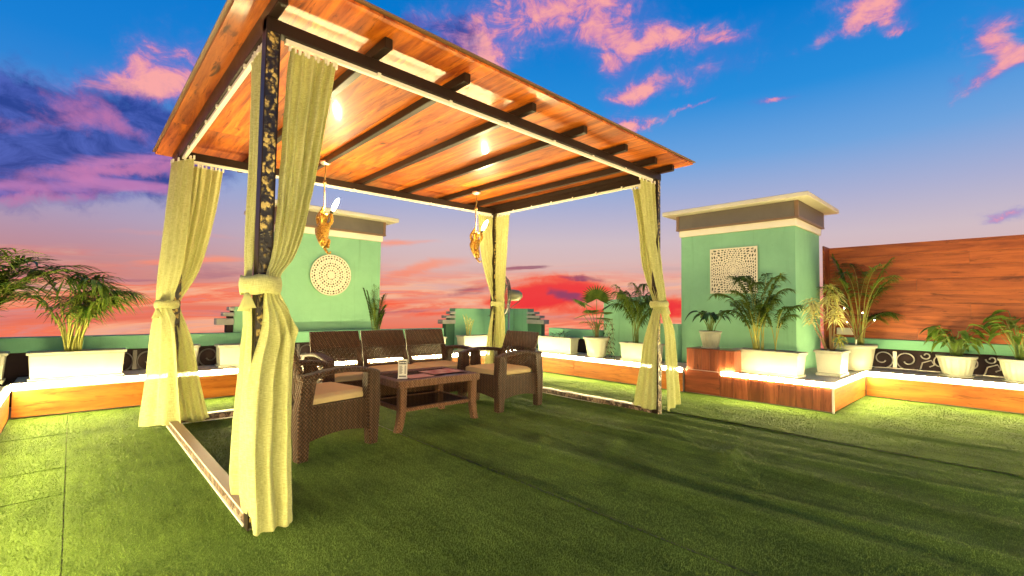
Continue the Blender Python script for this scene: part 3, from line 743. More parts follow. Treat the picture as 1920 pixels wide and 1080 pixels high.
bench('orange wood planter bench with LED strip under the wood screen at right', 7.12, 7.86, -5.20, -1.20,
      [('x-', -4.61, -1.225, [-3.6], 'bench_laminate_y', True)])
bench('unseen wood planter bench with LED strip behind the viewpoint, added to light the foreground', -1.068, 7.118, -5.20, -4.65,
      [('y+', -1.04, 7.09, [1.4, 3.84], 'bench_laminate', True)])  # out of view; added so its strip fills the foreground with light
t = thing('wood_plinth', 'dark red wood plinth carrying a small fluted pot', 'plinth', (5.66, 0.16, Zb))
for k in range(6):
    a = .475 - k * .105
    MB().box(5.475, 5.492, a - .103, a, Zb + .002, .585).build('plank', 'red_plank', t, world=True, bevel=0.0015)
MB().box(5.494, 5.86, -.155, .475, Zb + .002, .583).build('core', 'red_plank', t, world=True)
MB().box(5.472, 5.865, -.16, .478, .586, .60).build('top_board', 'red_board', t, world=True, bevel=0.002)

# ------------------------------------------------------------------ gazebo
def sag(o):
    """the far left corner post is a little shorter than the other three"""
    for v in o.data.vertices:
        if v.co.z > 2.2: v.co.z -= 0.055 * max(0, 1 - v.co.x / W) * min(1.1, max(0, v.co.y / D))
    return o
gz = thing('gazebo', 'open wood roofed gazebo on bark clad posts over the seating set', 'gazebo', (0, 0, 0))
for (x, y, mat) in ((0.0, 0.0, 'bark_cladding'), (0.0, D - .07, 'bark_cladding'), (W - .055, 0.0, 'bark_cladding'), (W - .055, D - .07, 'bark_cladding')):
    p = sag(MB().box(x + .006, x + .064, y + .006, y + .064, 0.0, 2.578).build('post', mat, gz))
    # steel angle running up the corners of each post
    m = MB()
    for (cx, cy) in ((x, y), (x + .052, y), (x, y + .052), (x + .052, y + .052)):
        m.box(cx, cx + .018 if cx == x else cx + .018, cy, cy + .018, 0.0, 2.579)
    if x < 1 and y < 1:
        m = MB().box(x, x + .0055, y + .001, y + .07, 0.0, 2.579)
        m.box(x + .065, x + .07, y + .001, y + .07, 0, 2.579)
        m.box(x + .0055, x + .0645, y + .0645, y + .07, 0, 2.579)
    else:
        m = MB().box(x, x + .0055, y + .001, y + .07, 0.0, 2.579)
        m.box(x + .0055, x + .07, y + .0645, y + .07, 0, 2.579)
    c = sag(m.build('steel_edge', 'dark_steel', p))
# lowest metre of the right post is wrapped in pale log slices
MB().box(W - .052, W + .012, -.004, .003, 0.0, 0.64).build('post_wrap', 'log_cladding', gz)
MB().box(W + .012, W + .0165, -.004, .07, 0.0, 0.62).build('post_wrap', 'log_cladding', gz)
zb0, zb1 = H, 2.577
beams = [(.0, W + .015, .0, .062), (.0, W + .015, D - .062, D), (.0, .062, .0625, D - .0625), (W - .047, W + .015, .0625, D - .0625)]
for k, (a, b, c, d) in enumerate(beams):
    m = MB(); n = 12
    # subdivided along its length so the sag bends it
    L = [(a + (b - a) * i / n, c + (d - c) * i / n) for i in range(n + 1)]
    if k < 2: rings = [[(x, c, zb0), (x, d, zb0), (x, d, zb1), (x, c, zb1)] for x, _ in L]
    else: rings = [[(a, y, zb0), (b, y, zb0), (b, y, zb1), (a, y, zb1)] for _, y in L]
    sag(m.loft(rings).build('beam', 'dark_steel', gz, bevel=0.003))
tracks = [(.10, W - .12, .018, .046), (.10, W - .10, D - .046, D - .018), (.018, .046, .10, D - .12), (W - .036, W - .008, .10, D - .10)]
for k, (a, b, c, d) in enumerate(tracks):
    n = 12; L = [(a + (b - a) * i / n, c + (d - c) * i / n) for i in range(n + 1)]
    z0, z1 = 2.482, 2.5055
    if k < 2: rings = [[(x, c, z0), (x, d, z0), (x, d, z1), (x, c, z1)] for x, _ in L]
    else: rings = [[(a, y, z0), (b, y, z0), (b, y, z1), (a, y, z1)] for _, y in L]
    tr_ = sag(MB().loft(rings).build('curtain_track', 'white_track', gz, bevel=0.002))
    m = MB()
    for i in range(1, 7):
        x, y = a + (b - a) * i / 7, c + (d - c) * i / 7
        if k < 2: m.box(x - .012, x + .012, y - .012, y + .02, 2.499, 2.518) if False else m.box(x - .01, x + .01, c - .012, c - .0005, 2.485, 2.515)
        else: m.box(a - .012, a - .0005, y - .01, y + .01, 2.485, 2.515)
    sag(m.build('clip', 'white_track', tr_))
YF, YB, XL, XR = -0.30, 3.22, -0.125, 4.06
for x in (0.03, 0.60, 1.17, 1.80, 2.42, 3.03, 3.56, 3.91):
    n = 12; rings = []
    for i in range(n + 1):
        y = -0.155 + (3.12 + .155) * i / n
        rings.append([(x - .025, y, 2.579), (x + .025, y, 2.579), (x + .025, y, 2.643), (x - .025, y, 2.643)])
    sag(MB().loft(rings).build('rafter', 'dark_steel', gz, bevel=0.004))
cuts = [XL, 1.12, 1.76, 2.985, XR]
for a, b in zip(cuts[:-1], cuts[1:]):
    npl = max(3, round((b - a) / .175))
    for k in range(npl):
        pa = a + .0012 + (b - a - .0024) * k / npl; pb = a + .0012 + (b - a - .0024) * (k + 1) / npl - .0004
        for c, d in ((YF, 2.14), (2.14, YB)):
            P = [[(pa + (pb - pa) * i / 2, c + .001 + (d - c - .002) * j / 8, 2.645 + .0004 * ((k * 7) % 3)) for i in range(3)] for j in range(9)]
            o = sag(MB().sheet(P).build('roof_plank', 'roof_laminate', gz)); solid(o, 0.016, 1.0)
            if o.data.polygons[0].normal.z < 0: o.modifiers['Solidify'].offset = -1.0
m = MB()
m.box(XL - .004, XR + .004, YF - .004, YF - .001, 2.643, 2.676).box(XL - .004, XL - .001, YF, YB, 2.643, 2.676).box(XR + .001, XR + .004, YF, YB, 2.643, 2.676)
# roof edge strip and weather sheet over the panels
P = [[(XL - .02 + (XR - XL + .04) * i / 12, YF - .02 + (YB - YF + .04) * j / 12, 2.668) for i in range(13)] for j in range(13)]
o = sag(MB().sheet(P).build('roof_sheet', 'brown_trim', gz)); solid(o, 0.008, 1.0)
if o.data.polygons[0].normal.z < 0: o.modifiers['Solidify'].offset = -1.0
# sill beams on the floor: left, back and right
def sill(x0, x1, y0, y1, z1=0.07):
    s = MB().box(x0, x1, y0, y1, 0.0, z1 - .006).build('floor_beam', 'log_cladding', gz)
    MB().box(x0 - .003, x1 + .003, y0 - .003, y1 + .003, z1 - .0055, z1).build('cap_strip', 'brown_trim', s, bevel=0.002)
    if x1 - x0 > y1 - y0: MB().box(x0, x1, y0 - .007, y0 - .0005, 0.0, 0.010).box(x0, x1, y0 - .0065, y0 - .0035, z1 - .008, z1 - .001).build('edge_strip', 'white_track', s)
    else: MB().box(x0 - .008, x0 - .0005, y0, y1, 0.0, 0.010).box(x0 - .0065, x0 - .0035, y0, y1, z1 - .008, z1 - .001).build('edge_strip', 'white_track', s)
sill(.002, .066, .072, D - .072); sill(.072, W - .06, D - .068, D - .004); sill(W - .052, W + .012, .072, D - .072)

# ------------------------------------------------------------------ curtains
def curtain(label, secs, pleats, seed, hem=None, hem_up=0.0):
    """secs: (z, (xa,ya), (xb,yb), pleat depth)"""
    rnd = random.Random(seed)
    nu, nv = pleats * 10, 110
    zs = [s[0] for s in secs]; ln = [0]
    for a, b in zip(zs[:-1], zs[1:]): ln.append(ln[-1] + abs(a - b))
    jit = [rnd.uniform(-.5, .5) for _ in range(pleats + 2)]; ampj = [rnd.uniform(.35, 1.5) for _ in range(pleats + 2)]
    def cat(p0, p1, p2, p3, t):
        return 0.5 * ((2 * p1) + (-p0 + p2) * t + (2 * p0 - 5 * p1 + 4 * p2 - p3) * t * t + (-p0 + 3 * p1 - 3 * p2 + p3) * t ** 3)
    vals = [(s[0], s[1][0], s[1][1], s[2][0], s[2][1], s[3]) for s in secs]
    P, UV = [], []
    for r in range(nv + 1):
        q = ln[-1] * r / nv; i = 0
        while i < len(ln) - 2 and q > ln[i + 1]: i += 1
        t = (q - ln[i]) / (ln[i + 1] - ln[i]); k = [max(0, i - 1), i, i + 1, min(len(vals) - 1, i + 2)]
        z, xa, ya, xb, yb, amp = [cat(*[vals[j][c] for j in k], t) for c in range(6)]
        row = []; uvr = []
        dx, dy = xb - xa, yb - ya; L = math.hypot(dx, dy) or 1e-6; nx, ny = dy / L, -dx / L
        for c in range(nu + 1):
            u = c / nu; ph = u * pleats; j = int(ph); f = ph - j
            uu = u + (jit[j] * (1 - f) + jit[j + 1] * f) * 0.6 / pleats * math.sin(math.pi * u)
            a = amp * (ampj[j] * (1 - f) + ampj[j + 1] * f)
            lo_ = min(1.0, max(0.0, (q - ln[-1] * .50) / (ln[-1] * .14)))
            ph2 = ph * (1 - .42 * lo_) + .15 * math.sin(q * 1.1 + seed)
            w = math.sin(2 * math.pi * ph2 + 0.9 * math.sin(q * 1.7 + seed + ph * .5))
            w = w * 0.85 + 0.22 * math.sin(4 * math.pi * ph2 + q * 1.2 + seed) + 0.10 * math.sin(q * 6 + c * .5)
            zz = z
            if r > nv - 6 and hem: zz += hem * math.sin(u * 5 + seed) * (r - nv + 6) / 6
            if hem_up: zz += hem_up * u * max(0, (r - nv * .7) / (nv * .3))
            row.append((xa + dx * uu + nx * a * w, ya + dy * uu + ny * a * w, max(zz, 0.012)))
            uvr.append((u * pleats * 0.14, q))
        P.append(row); UV.append(uvr)
    from mathutils import noise as mn
    for r in range(2, nv + 1):
        for c in range(nu + 1):
            x, y, z = P[r][c]; q = Vector((c * .16 + seed, z * 5.0, seed * .7)); q2 = Vector((c * .5, z * 34.0, seed))
            e = .008 * mn.noise(q) + .0022 * mn.noise(q2)
            P[r][c] = (x + e * math.cos(seed), y + e * math.sin(seed + 1) + .004 * mn.noise(q2 * .6), z)
    me = MB().sheet(P).mesh('curtain', 'curtain_fabric', True)
    ul = me.uv_layers.new(name='UVMap'); n = nu + 1
    flat = [p for r in UV for p in r]
    for lp in me.loops: ul.data[lp.index].uv = flat[lp.vertex_index]
    o = bpy.data.objects.new('curtain', me); COL.objects.link(o)
    solid(o, 0.0022)
    # header tape with gathered hooks
    hd = MB()
    for c in range(0, nu + 1, 5):
        x, y, z = P[0][c]; hd.box(x - .007, x + .007, y - .007, y + .007, z - .012, z + .022)
    h = hd.build('hook_tape', 'white_track', o)
    return tag(o, label, 'curtain', 'lime curtains tied to the gazebo posts')
CA = curtain('wide lime curtain pleated right of the nearest post', [
    (2.468, (.13, .045), (.385, .045), .020), (2.30, (.12, .045), (.36, .045), .024), (1.95, (.105, .03), (.305, .03), .024), (1.6, (.09, .01), (.24, .01), .020), (1.36, (.065, -.015), (.175, -.01), .012),
    (1.25, (.035, -.03), (.105, -.02), .007), (1.15, (.03, -.032), (.105, -.022), .007), (1.0, (.03, -.035), (.185, -.015), .020), (.75, (-.02, -.05), (.185, -.02), .026),
    (.35, (-.028, -.065), (.185, -.05), .030), (.10, (-.006, -.085), (.185, -.085), .028), (.016, (.004, -.09), (.185, -.095), .022)], 5, 3, .006)
CB = curtain('narrow lime curtain left of the nearest post', [
    (2.468, (.03, .11), (.03, .36), .018), (1.87, (.025, .10), (.02, .30), .018), (1.44, (.0, .09), (.0, .235), .014), (1.22, (-.022, .02), (-.01, .19), .007), (1.15, (-.022, .02), (-.01, .19), .007),
    (.97, (-.02, .0), (-.005, .19), .012), (.75, (-.025, -.02), (-.005, .23), .016), (.45, (-.02, -.04), (.0, .33), .02), (.20, (-.01, -.05), (.012, .42), .02), (.082, (.0, -.06), (.02, .44), .016)], 4, 11, .01)
CC = curtain('flat hanging lime curtain in front of the far left post', [
    (2.42, (-.045, 2.76), (.085, 2.46), .012), (1.93, (-.075, 2.76), (.07, 2.46), .014), (1.44, (-.10, 2.78), (.045, 2.50), .014), (1.14, (-.105, 2.80), (.0, 2.62), .008), (1.05, (-.105, 2.80), (.0, 2.62), .008),
    (.85, (-.13, 2.78), (.02, 2.52), .018), (.46, (-.15, 2.76), (.055, 2.44), .024), (.12, (-.18, 2.74), (.09, 2.40), .028), (.02, (-.185, 2.74), (.095, 2.38), .026)], 4, 5, .02)
CD = curtain('pleated lime curtain right of the far left post', [
    (2.405, (.095, D - .03), (.365, D - .03), .018), (1.97, (.06, D - .03), (.315, D - .03), .02), (1.45, (.0, D - .05), (.21, D - .05), .016), (1.14, (-.03, D - .05), (.07, D - .05), .008), (1.05, (-.03, D - .05), (.07, D - .05), .008),
    (.75, (.0, D - .06), (.17, D - .06), .016), (.45, (.03, D - .08), (.225, D - .08), .02), (.10, (.08, D - .11), (.30, D - .11), .024), (.03, (.08, D - .12), (.32, D - .12), .024)], 5, 8, .02)
CE = curtain('lime curtain left of the back post behind the sofa', [
    (2.465, (3.57, D - .03), (3.86, D - .03), .016), (1.95, (3.63, D - .03), (3.91, D - .03), .018), (1.56, (3.74, D - .04), (3.96, D - .04), .014), (1.20, (3.87, D - .06), (3.99, D - .06), .008), (1.12, (3.87, D - .06), (3.99, D - .06), .008),
    (.77, (3.80, D - .06), (4.02, D - .06), .016), (.06, (3.70, D - .07), (4.02, D - .07), .02)], 5, 21, .01)
CF = curtain('lime curtain right of the back post beside the fan', [
    (2.465, (W - .02, 2.68), (W - .02, 2.38), .016), (1.95, (W - .02, 2.69), (W - .02, 2.42), .016), (1.56, (W - .01, 2.68), (W - .01, 2.46), .014), (1.20, (W + .01, 2.68), (W + .01, 2.50), .008), (1.12, (W + .01, 2.68), (W + .01, 2.50), .008),
    (.77, (W, 2.68), (W, 2.46), .014), (.08, (W - .01, 2.70), (W - .01, 2.42), .018)], 5, 33, .01)
CG = curtain('sheer lime curtain flaring right of the right post', [
    (2.465, (3.57, .03), (3.87, .03), .014), (1.96, (3.65, .02), (3.90, .02), .015), (1.57, (3.74, -.01), (3.94, -.01), .013), (1.20, (3.85, -.03), (4.0, -.03), .008), (1.12, (3.86, -.03), (4.02, -.03), .008),
    (.88, (3.99, -.02), (4.16, -.02), .012), (.47, (4.03, -.01), (4.24, -.01), .016), (.012, (4.06, .0), (4.34, .0), .02)], 4, 41, .0, .05)
CH = curtain('sheer lime curtain hanging left of the right post', [
    (2.465, (W - .02, .33), (W - .02, .10), .016), (1.99, (W - .02, .25), (W - .02, .06), .016), (1.58, (W - .03, .20), (W - .03, .03), .014), (1.20, (W - .07, .05), (W - .05, -.03), .008), (1.12, (W - .07, .05), (W - .05, -.03), .008),
    (.77, (W - .06, .17), (W - .07, .0), .014), (.42, (W - .06, .23), (W - .08, .0), .018), (.06, (W - .06, .30), (W - .09, .0), .02)], 5, 52, .01)
def tieback(label, pts, z0, z1, knot):
    """a cloth band round both curtains of a post"""
    n = len(pts); rows = []
    for k in range(5):
        v = k / 4; z = z0 + (z1 - z0) * v; s = 1 + 0.10 * math.sin(math.pi * v)
        cx = sum(p[0] for p in pts) / n; cy = sum(p[1] for p in pts) / n
        rows.append([(cx + (p[0] - cx) * s, cy + (p[1] - cy) * s, z + 0.006 * math.sin(i * 1.3 + k * .4)) for i, p in enumerate(list(pts) + [pts[0]])])
    me = MB().sheet(rows).mesh('curtain_tieback', 'curtain_fabric', True)
    ul = me.uv_layers.new(name='UVMap')
    for lp in me.loops:
        i = lp.vertex_index; ul.data[lp.index].uv = ((i % (n + 1)) * 0.03, (i // (n + 1)) * 0.03)
    o = bpy.data.objects.new('curtain_tieback', me); COL.objects.link(o); solid(o, 0.004)
    kx, ky, kz = knot
    m = MB()
    for a, L in ((-.5, .09), (.45, .075)):
        rows = [[(kx + a * .03 * t + sx * .018 * (0.5 + t), ky - .006 * t, kz - L * t) for sx in (-1, -.3, .4, 1)] for t in (0, .35, .7, 1)]
        m.sheet(rows)
    kn = m.build('loose_end', 'curtain_fabric', o, True); solid(kn, 0.003)
    return tag(o, label, 'curtain tie', 'cloth ties round the curtains')
def ring(cx, cy, a, b, rot=0, n=20):
    return [(cx + a * math.cos(2 * math.pi * k / n) * math.cos(rot) - b * math.sin(2 * math.pi * k / n) * math.sin(rot),
             cy + a * math.cos(2 * math.pi * k / n) * math.sin(rot) + b * math.sin(2 * math.pi * k / n) * math.cos(rot)) for k in range(n)]
tieback('wide cloth tie round the curtains of the nearest post', ring(.035, .065, .088, .125, R(-8)), 1.155, 1.245, (-.045, -.02, 1.16))
tieback('cloth tie with loose ends on the far left curtains', ring(-.03, D - .03, .085, .115, R(-30)), 1.06, 1.125, (-.11, 2.62, 1.06))
tieback('cloth tie round the curtains of the back post', ring(3.93, D - .09, .085, .13, R(-20)), 1.13, 1.20, (3.85, 2.50, 1.14))
tieback('knotted cloth tie on the sheer curtains of the right post', ring(3.93, .02, .10, .09, R(20)), 1.13, 1.20, (3.90, -.10, 1.14))

# ------------------------------------------------------------------ hanging monkey lamps
def skin(name, joints, edges, mat, parent, sub=2):
    me = bpy.data.meshes.new(name); me.from_pydata([j[0] for j in joints], edges, []); me.update(); me.materials.append(MAT[mat])
    o = bpy.data.objects.new(name, me); COL.objects.link(o); o.parent = parent
    o.modifiers.new('Skin', 'SKIN')
    for i, j in enumerate(joints):
        o.data.skin_vertices[0].data[i].radius = (j[1], j[1]); o.data.skin_vertices[0].data[i].use_root = (i == 0)
    s = o.modifiers.new('Subsurf', 'SUBSURF'); s.levels = sub; s.render_levels = sub
    o.modifiers['Skin'].use_smooth_shade = True
    return o
def monkey_lamp(label, x, y, ztop, zgrip, rz, sc=1.0):
    t = thing('monkey_lamp', label, 'hanging lamp', (x, y, ztop), rz, 'gold monkey lamps hanging from the rafters')
    MB().lathe([(.0, -.0005), (.052, -.0008), (.055, -.02), (.035, -.034), (.012, -.038), (.0, -.04)], 20).build('ceiling_mount', 'chrome', t, True)
    g = zgrip - ztop
    pts = [(.004 * math.sin(k * .7), .004 * math.cos(k * .9), -.035 + (g - .07 + .035) * k / 16) for k in range(17)]
    r = MB().tube(pts, .007, 7).build('rope', 'rope', t, True)
    MB().lathe([(.0, -.022), (.016, -.016), (.021, 0), (.016, .016), (.0, .022)], 10).build('knot', 'rope', r, True).location = (0, 0, g * 0.45)
    J = lambda dx, dy, dz, rad: ((dx * sc, dy * sc, g + dz * sc), rad * sc * (1.12 if rad > .02 else 1.1))
    joints = [J(-.012, 0, -.335, .056), J(-.022, .005, -.255, .056), J(-.012, .0, -.185, .050), J(.004, -.014, -.135, .028), J(.012, -.036, -.080, .050),  # 0 pelvis .. 4 head
              J(.030, -.078, -.092, .027),                                                                                # 5 muzzle
              J(-.050, .012, -.165, .022), J(-.070, .012, -.085, .017), J(-.010, .006, .005, .015), J(.002, 0, .03, .014),       # 6-9 arm up to the rope
              J(.048, .004, -.170, .022), J(.092, -.012, -.130, .017), J(.080, -.010, -.060, .015), J(.076, -.008, -.04, .014),  # 10-13 arm with the bulb
              J(.010, -.050, -.345, .032), J(.050, -.075, -.300, .022), J(.040, -.060, -.372, .017), J(.062, -.078, -.378, .014),  # 14-17 leg
              J(.000, .050, -.350, .032), J(.048, .040, -.305, .022), J(.036, .030, -.385, .017), J(.058, .015, -.392, .014),     # 18-21 leg
              J(.012, .010, -.392, .013), J(.036, .006, -.430, .011), J(.058, .0, -.455, .009), J(.082, -.006, -.452, .008), J(.083, -.006, -.430, .007),  # 22-26 tail
              J(-.046, -.026, -.064, .016), J(.066, -.022, -.060, .016)]                                                           # ears
    edges = [(0, 1), (1, 2), (2, 3), (3, 4), (4, 5), (2, 6), (6, 7), (7, 8), (8, 9), (2, 10), (10, 11), (11, 12), (12, 13), (0, 14), (14, 15), (15, 16), (16, 17),
             (0, 18), (18, 19), (19, 20), (20, 21), (0, 22), (22, 23), (23, 24), (24, 25), (25, 26), (4, 27), (4, 28)]
    b = skin('monkey_body', joints, edges, 'gold_resin', t)
    for s in (-1, 1):
        e = MB().lathe([(.0, -.007), (.006, -.004), (.008, 0), (.006, .004), (.0, .007)], 8).build('eye', 'card_ink', b, True)
        e.location = ((.018 + .019 * s) * sc, -.086 * sc, g - .070 * sc)
    ax = Vector((.44, -.02, .9)).normalized(); p0 = Vector((.078 * sc, -.008 * sc, g - .045 * sc))
    k = MB().tube([p0, p0 + ax * .03], [.017, .019], 10).build('socket', 'card_ink', t, True)
    p1 = p0 + ax * .03
    prof = [(0, .010), (.02, .016), (.05, .020), (.09, .018), (.12, .012), (.14, .004)]
    MB().tube([p1 + ax * a for a, _ in prof], [r_ for _, r_ in prof], 10).build('bulb', 'bulb_light', t, True)
    return t
RZ = math.atan2(right0.y, right0.x)
monkey_lamp('gold monkey lamp holding a lit bulb, nearer of the two, beside the near curtain', 1.165, 2.2, 2.577, 2.085, RZ)
monkey_lamp('gold monkey lamp holding a lit bulb, farther one in front of the back curtains', 3.03, 2.06, 2.577, 2.10, RZ, 0.92)

# ------------------------------------------------------------------ woven seating set
def seating(name, label, cat, loc, rz, width, nback, group):
    """front toward +x"""
    t = thing(name, label, cat, loc, rz, group)
    hw = width / 2; fx, rx = 0.30, -0.30
    for sx, x in ((1, fx), (-1, rx)):
        for sy in (-1, 1):
            y = sy * (hw - .045)
            top = .585 if sx > 0 else .60
            xt = x - .015 * sx if sx > 0 else x + .035
            m = MB().rect_loft([(0, x - .040, x + .040, y - .036, y + .036), (.10, x - .046, x + .043, y - .038, y + .038), (.36, x - .060 + .01 * -sx, x + .054, y - .041, y + .041), (top, xt - .056, xt + .056, y - .043, y + .043)])
            m.build('leg', 'rattan', t, bevel=0.008, seg=2)
    # aprons below the seat with an arched lower edge
    def apron(along, c, a, b, th):
        n = 10; lo, hi = [], []
        for k in range(n + 1):
            u = k / n; z = .125 + .035 * math.sin(math.pi * u)
            p = a + (b - a) * u; lo.append((p, z)); hi.append((p, .375))
        m = MB()
        rings = []
        for (p, z), (_, z2) in zip(lo, hi):
            if along == 'x': rings.append([(p, c - th / 2, z), (p, c + th / 2, z), (p, c + th / 2, z2), (p, c - th / 2, z2)])
            else: rings.append([(c - th / 2, p, z), (c + th / 2, p, z), (c + th / 2, p, z2), (c - th / 2, p, z2)])
        return m.loft(rings).build('side_panel' if along == 'x' else 'front_panel', 'rattan', t)
    for sy in (-1, 1): apron('x', sy * (hw - .040), rx + .03, fx - .03, .034)
    apron('y', fx - .008, -hw + .075, hw - .075, .034)
    rp = apron('y', rx + .012, -hw + .075, hw - .075, .030); rp.name = 'rear_panel'
    MB().box(rx + .03, fx - .03, -hw + .06, hw - .06, .33, .372).build('seat_base', 'rattan', t, bevel=0.004)
    # arms: slightly arched, rounded slabs
    for sy in (-1, 1):
        y = sy * (hw - .045); rings = []
        for k in range(13):
            u = k / 12; x = fx + .035 + (rx - .03 - fx - .035) * u
            z = .588 + .030 * math.sin(math.pi * min(1, u * 1.1)) - .012 * (1 - u) ** 3
            ww = .043 - .008 * (1 - min(1, u * 6)) ; hh = .022 - .008 * (1 - min(1, u * 6))
            rings.append([(x, y + ww * math.copysign(abs(math.cos(q)) ** .6, math.cos(q)), z + hh * math.copysign(abs(math.sin(q)) ** .6, math.sin(q))) for q in [2 * math.pi * j / 12 for j in range(12)]])
        MB().loft(rings).build('armrest', 'rattan', t, True)
    # reclined back: solid top, open lattice below, framed
    bw = (2 * hw - .16) / nback
    def bp(v, u, off=0.0):      # v up 0..1, u -1..1 across one back
        z = .36 + .465 * v; x = -.205 - .155 * v - .025 * (1 - u * u) * (0.4 + v) + off
        return x, z
    for b in range(nback):
        yc = -hw + .08 + bw * (b + .5); h = bw / 2 - .004
        def slabsec(v0, v1, u0, u1, th, name, mat='rattan', nu=8, nv=4):
            fr, bk = [], []
            for i in range(nv + 1):
                v = v0 + (v1 - v0) * i / nv; r1, r2 = [], []
                for j in range(nu + 1):
                    u = u0 + (u1 - u0) * j / nu; x, z = bp(v, u); k = 1 - .05 * v * v
                    r1.append((x + th / 2, yc + u * h * k, z)); r2.append((x - th / 2, yc + u * h * k, z))
                fr.append(r1); bk.append(r2)
            m = MB(); n1, n2 = nv + 1, nu + 1
            m.sheet(fr); o = len(m.v)
            m.add([p for r in bk for p in r], [(i * n2 + j, (i + 1) * n2 + j, (i + 1) * n2 + j + 1, i * n2 + j + 1) for i in range(nv) for j in range(nu)])
            T = lambda i, j: i * n2 + j
            rim = [T(0, j) for j in range(n2)] + [T(i, nu) for i in range(1, n1)] + [T(nv, j) for j in range(nu - 1, -1, -1)] + [T(i, 0) for i in range(nv - 1, 0, -1)]
            for a, c in zip(rim, rim[1:] + rim[:1]): m.f.append((a, a + o, c + o, c)); m.mi.append(0)
            return m.build(name, mat, t, bevel=0.006, seg=2)
        slabsec(.60, 1.0, -1, 1, .036, 'backrest_top', 'rattan')
        slabsec(.0, .598, -1, -.80, .036, 'back_stile', nu=2); slabsec(.0, .598, .80, 1, .036, 'back_stile', nu=2)
        m = MB(); nvb = max(8, int(bw * .8 / .017)); nhb = 17
        def bar(u0, v0, u1, v1, w, off):
            w *= 1.25
            a, za = bp(v0, u0, off); c, zc = bp(v1, u1, off); ya, yb = yc + u0 * h, yc + u1 * h
            if abs(u1 - u0) < 1e-6: m.box(0, 0, 0, 0, 0, 0) if False else m.loft([[(a - .003, ya - w, za), (a + .003, ya - w, za), (a + .003, ya + w, za), (a - .003, ya + w, za)], [(c - .003, yb - w, zc), (c + .003, yb - w, zc), (c + .003, yb + w, zc), (c - .003, yb + w, zc)]])
            else: m.loft([[(a - .003, ya, za - w), (a + .003, ya, za - w), (a + .003, ya, za + w), (a - .003, ya, za + w)], [(c - .003, yb, zc - w), (c + .003, yb, zc - w), (c + .003, yb, zc + w), (c - .003, yb, zc + w)]])
        for k in range(nvb + 1):
            u = -.80 + 1.6 * k / nvb
            for q in range(3): bar(u, .6 * q / 3, u, .6 * (q + 1) / 3, .0042, .004)
        for k in range(nhb + 1):
            v = .6 * k / nhb
            for q in range(6): bar(-.8 + 1.6 * q / 6, v, -.8 + 1.6 * (q + 1) / 6, v, .0048, -.003)
        tag(m.build('lattice', 'rattan', t), kind='stuff')
        m = MB(); c0, c1 = yc - h - (.02 if nback == 1 else 0), yc + h + (.02 if nback == 1 else 0)
        n = 10; P, Q = [], []
        for i in range(n + 1):
            u = i / n
            e = .018 * (1 - min(1, min(u, 1 - u) * 8)) ** 2
            P.append([(-.215 + (fx - .01 + .215) * j / 6, c0 + .006 + (c1 - c0 - .012) * u, .437 + .008 * math.sin(math.pi * u) * math.sin(math.pi * j / 6) - e) for j in range(7)])
        rings = [[(p[0][0], p[0][1], .374)] + p + [(p[-1][0], p[-1][1], .374)] for p in P]
        m.loft(rings).build('seat_cushion', 'cushion', t, bevel=0.012, seg=3)
    return t
seating('armchair', 'dark brown woven armchair at left, facing right, nearest the camera', 'armchair', (.787, 1.255, 0), R(11), .72, 1, 'woven armchairs')
seating('armchair', 'dark brown woven armchair at right with its back to the open side', 'armchair', (2.97, 1.49, 0), R(181), .72, 1, 'woven armchairs')
seating('sofa', 'dark brown woven three seat sofa behind the coffee table', 'sofa', (2.00, 2.13, 0), R(-90), 1.86, 3, None)

# coffee table
t = thing('coffee_table', 'light brown woven coffee table with dark inset top and lower shelf', 'table', (1.885, 1.42, 0))
hx, hy = .455, .335
for sx in (-1, 1):
    for sy in (-1, 1):
        x, y = sx * (hx - .06), sy * (hy - .05)
        o = .022 * sx
        MB().rect_loft([(0, x - .030 + o * 1.6, x + .030 + o * 1.6, y - .03, y + .03), (.07, x - .03 + o * .7, x + .03 + o * .7, y - .03, y + .03), (.18, x - .033, x + .033, y - .032, y + .032), (.40, x - .036, x + .036, y - .034, y + .034)]).build('leg', 'rattan_table', t, bevel=0.005)
zt = .452
MB().box(-hx, hx, -hy, -hy + .03, .385, zt).build('apron', 'rattan_table', t, bevel=0.006)
MB().box(-hx, hx, hy - .03, hy, .385, zt).build('apron', 'rattan_table', t, bevel=0.006)
MB().box(-hx, -hx + .03, -hy + .031, hy - .031, .385, zt).build('apron', 'rattan_table', t, bevel=0.006)
MB().box(hx - .03, hx, -hy + .031, hy - .031, .385, zt).build('apron', 'rattan_table', t, bevel=0.006)
for (a, b, c, d) in ((-hx + .031, hx - .031, -hy + .031, -hy + .075), (-hx + .031, hx - .031, hy - .11, hy - .031), (-hx + .031, -hx + .075, -hy + .076, hy - .111), (hx - .075, hx - .031, -hy + .076, hy - .111)):
    MB().box(a, b, c, d, .42, zt - .001).build('top_frame', 'rattan_table', t, bevel=0.003)
MB().box(-hx + .076, hx - .076, -hy + .076, hy - .111, .42, zt - .006).build('glass_top', 'table_glass', t)
MB().box(-hx + .095, hx - .095, -hy + .085, hy - .085, .178, .196).build('shelf', 'table_glass', t)
for (a, b, c, d) in ((-hx + .06, hx - .06, -hy + .05, -hy + .084), (-hx + .06, hx - .06, hy - .084, hy - .05), (-hx + .06, -hx + .094, -hy + .085, hy - .085), (hx - .094, hx - .06, -hy + .085, hy - .085)):
    MB().box(a, b, c, d, .168, .202).build('shelf_edge', 'rattan_table', t, bevel=0.003)
TZ = zt - .0055
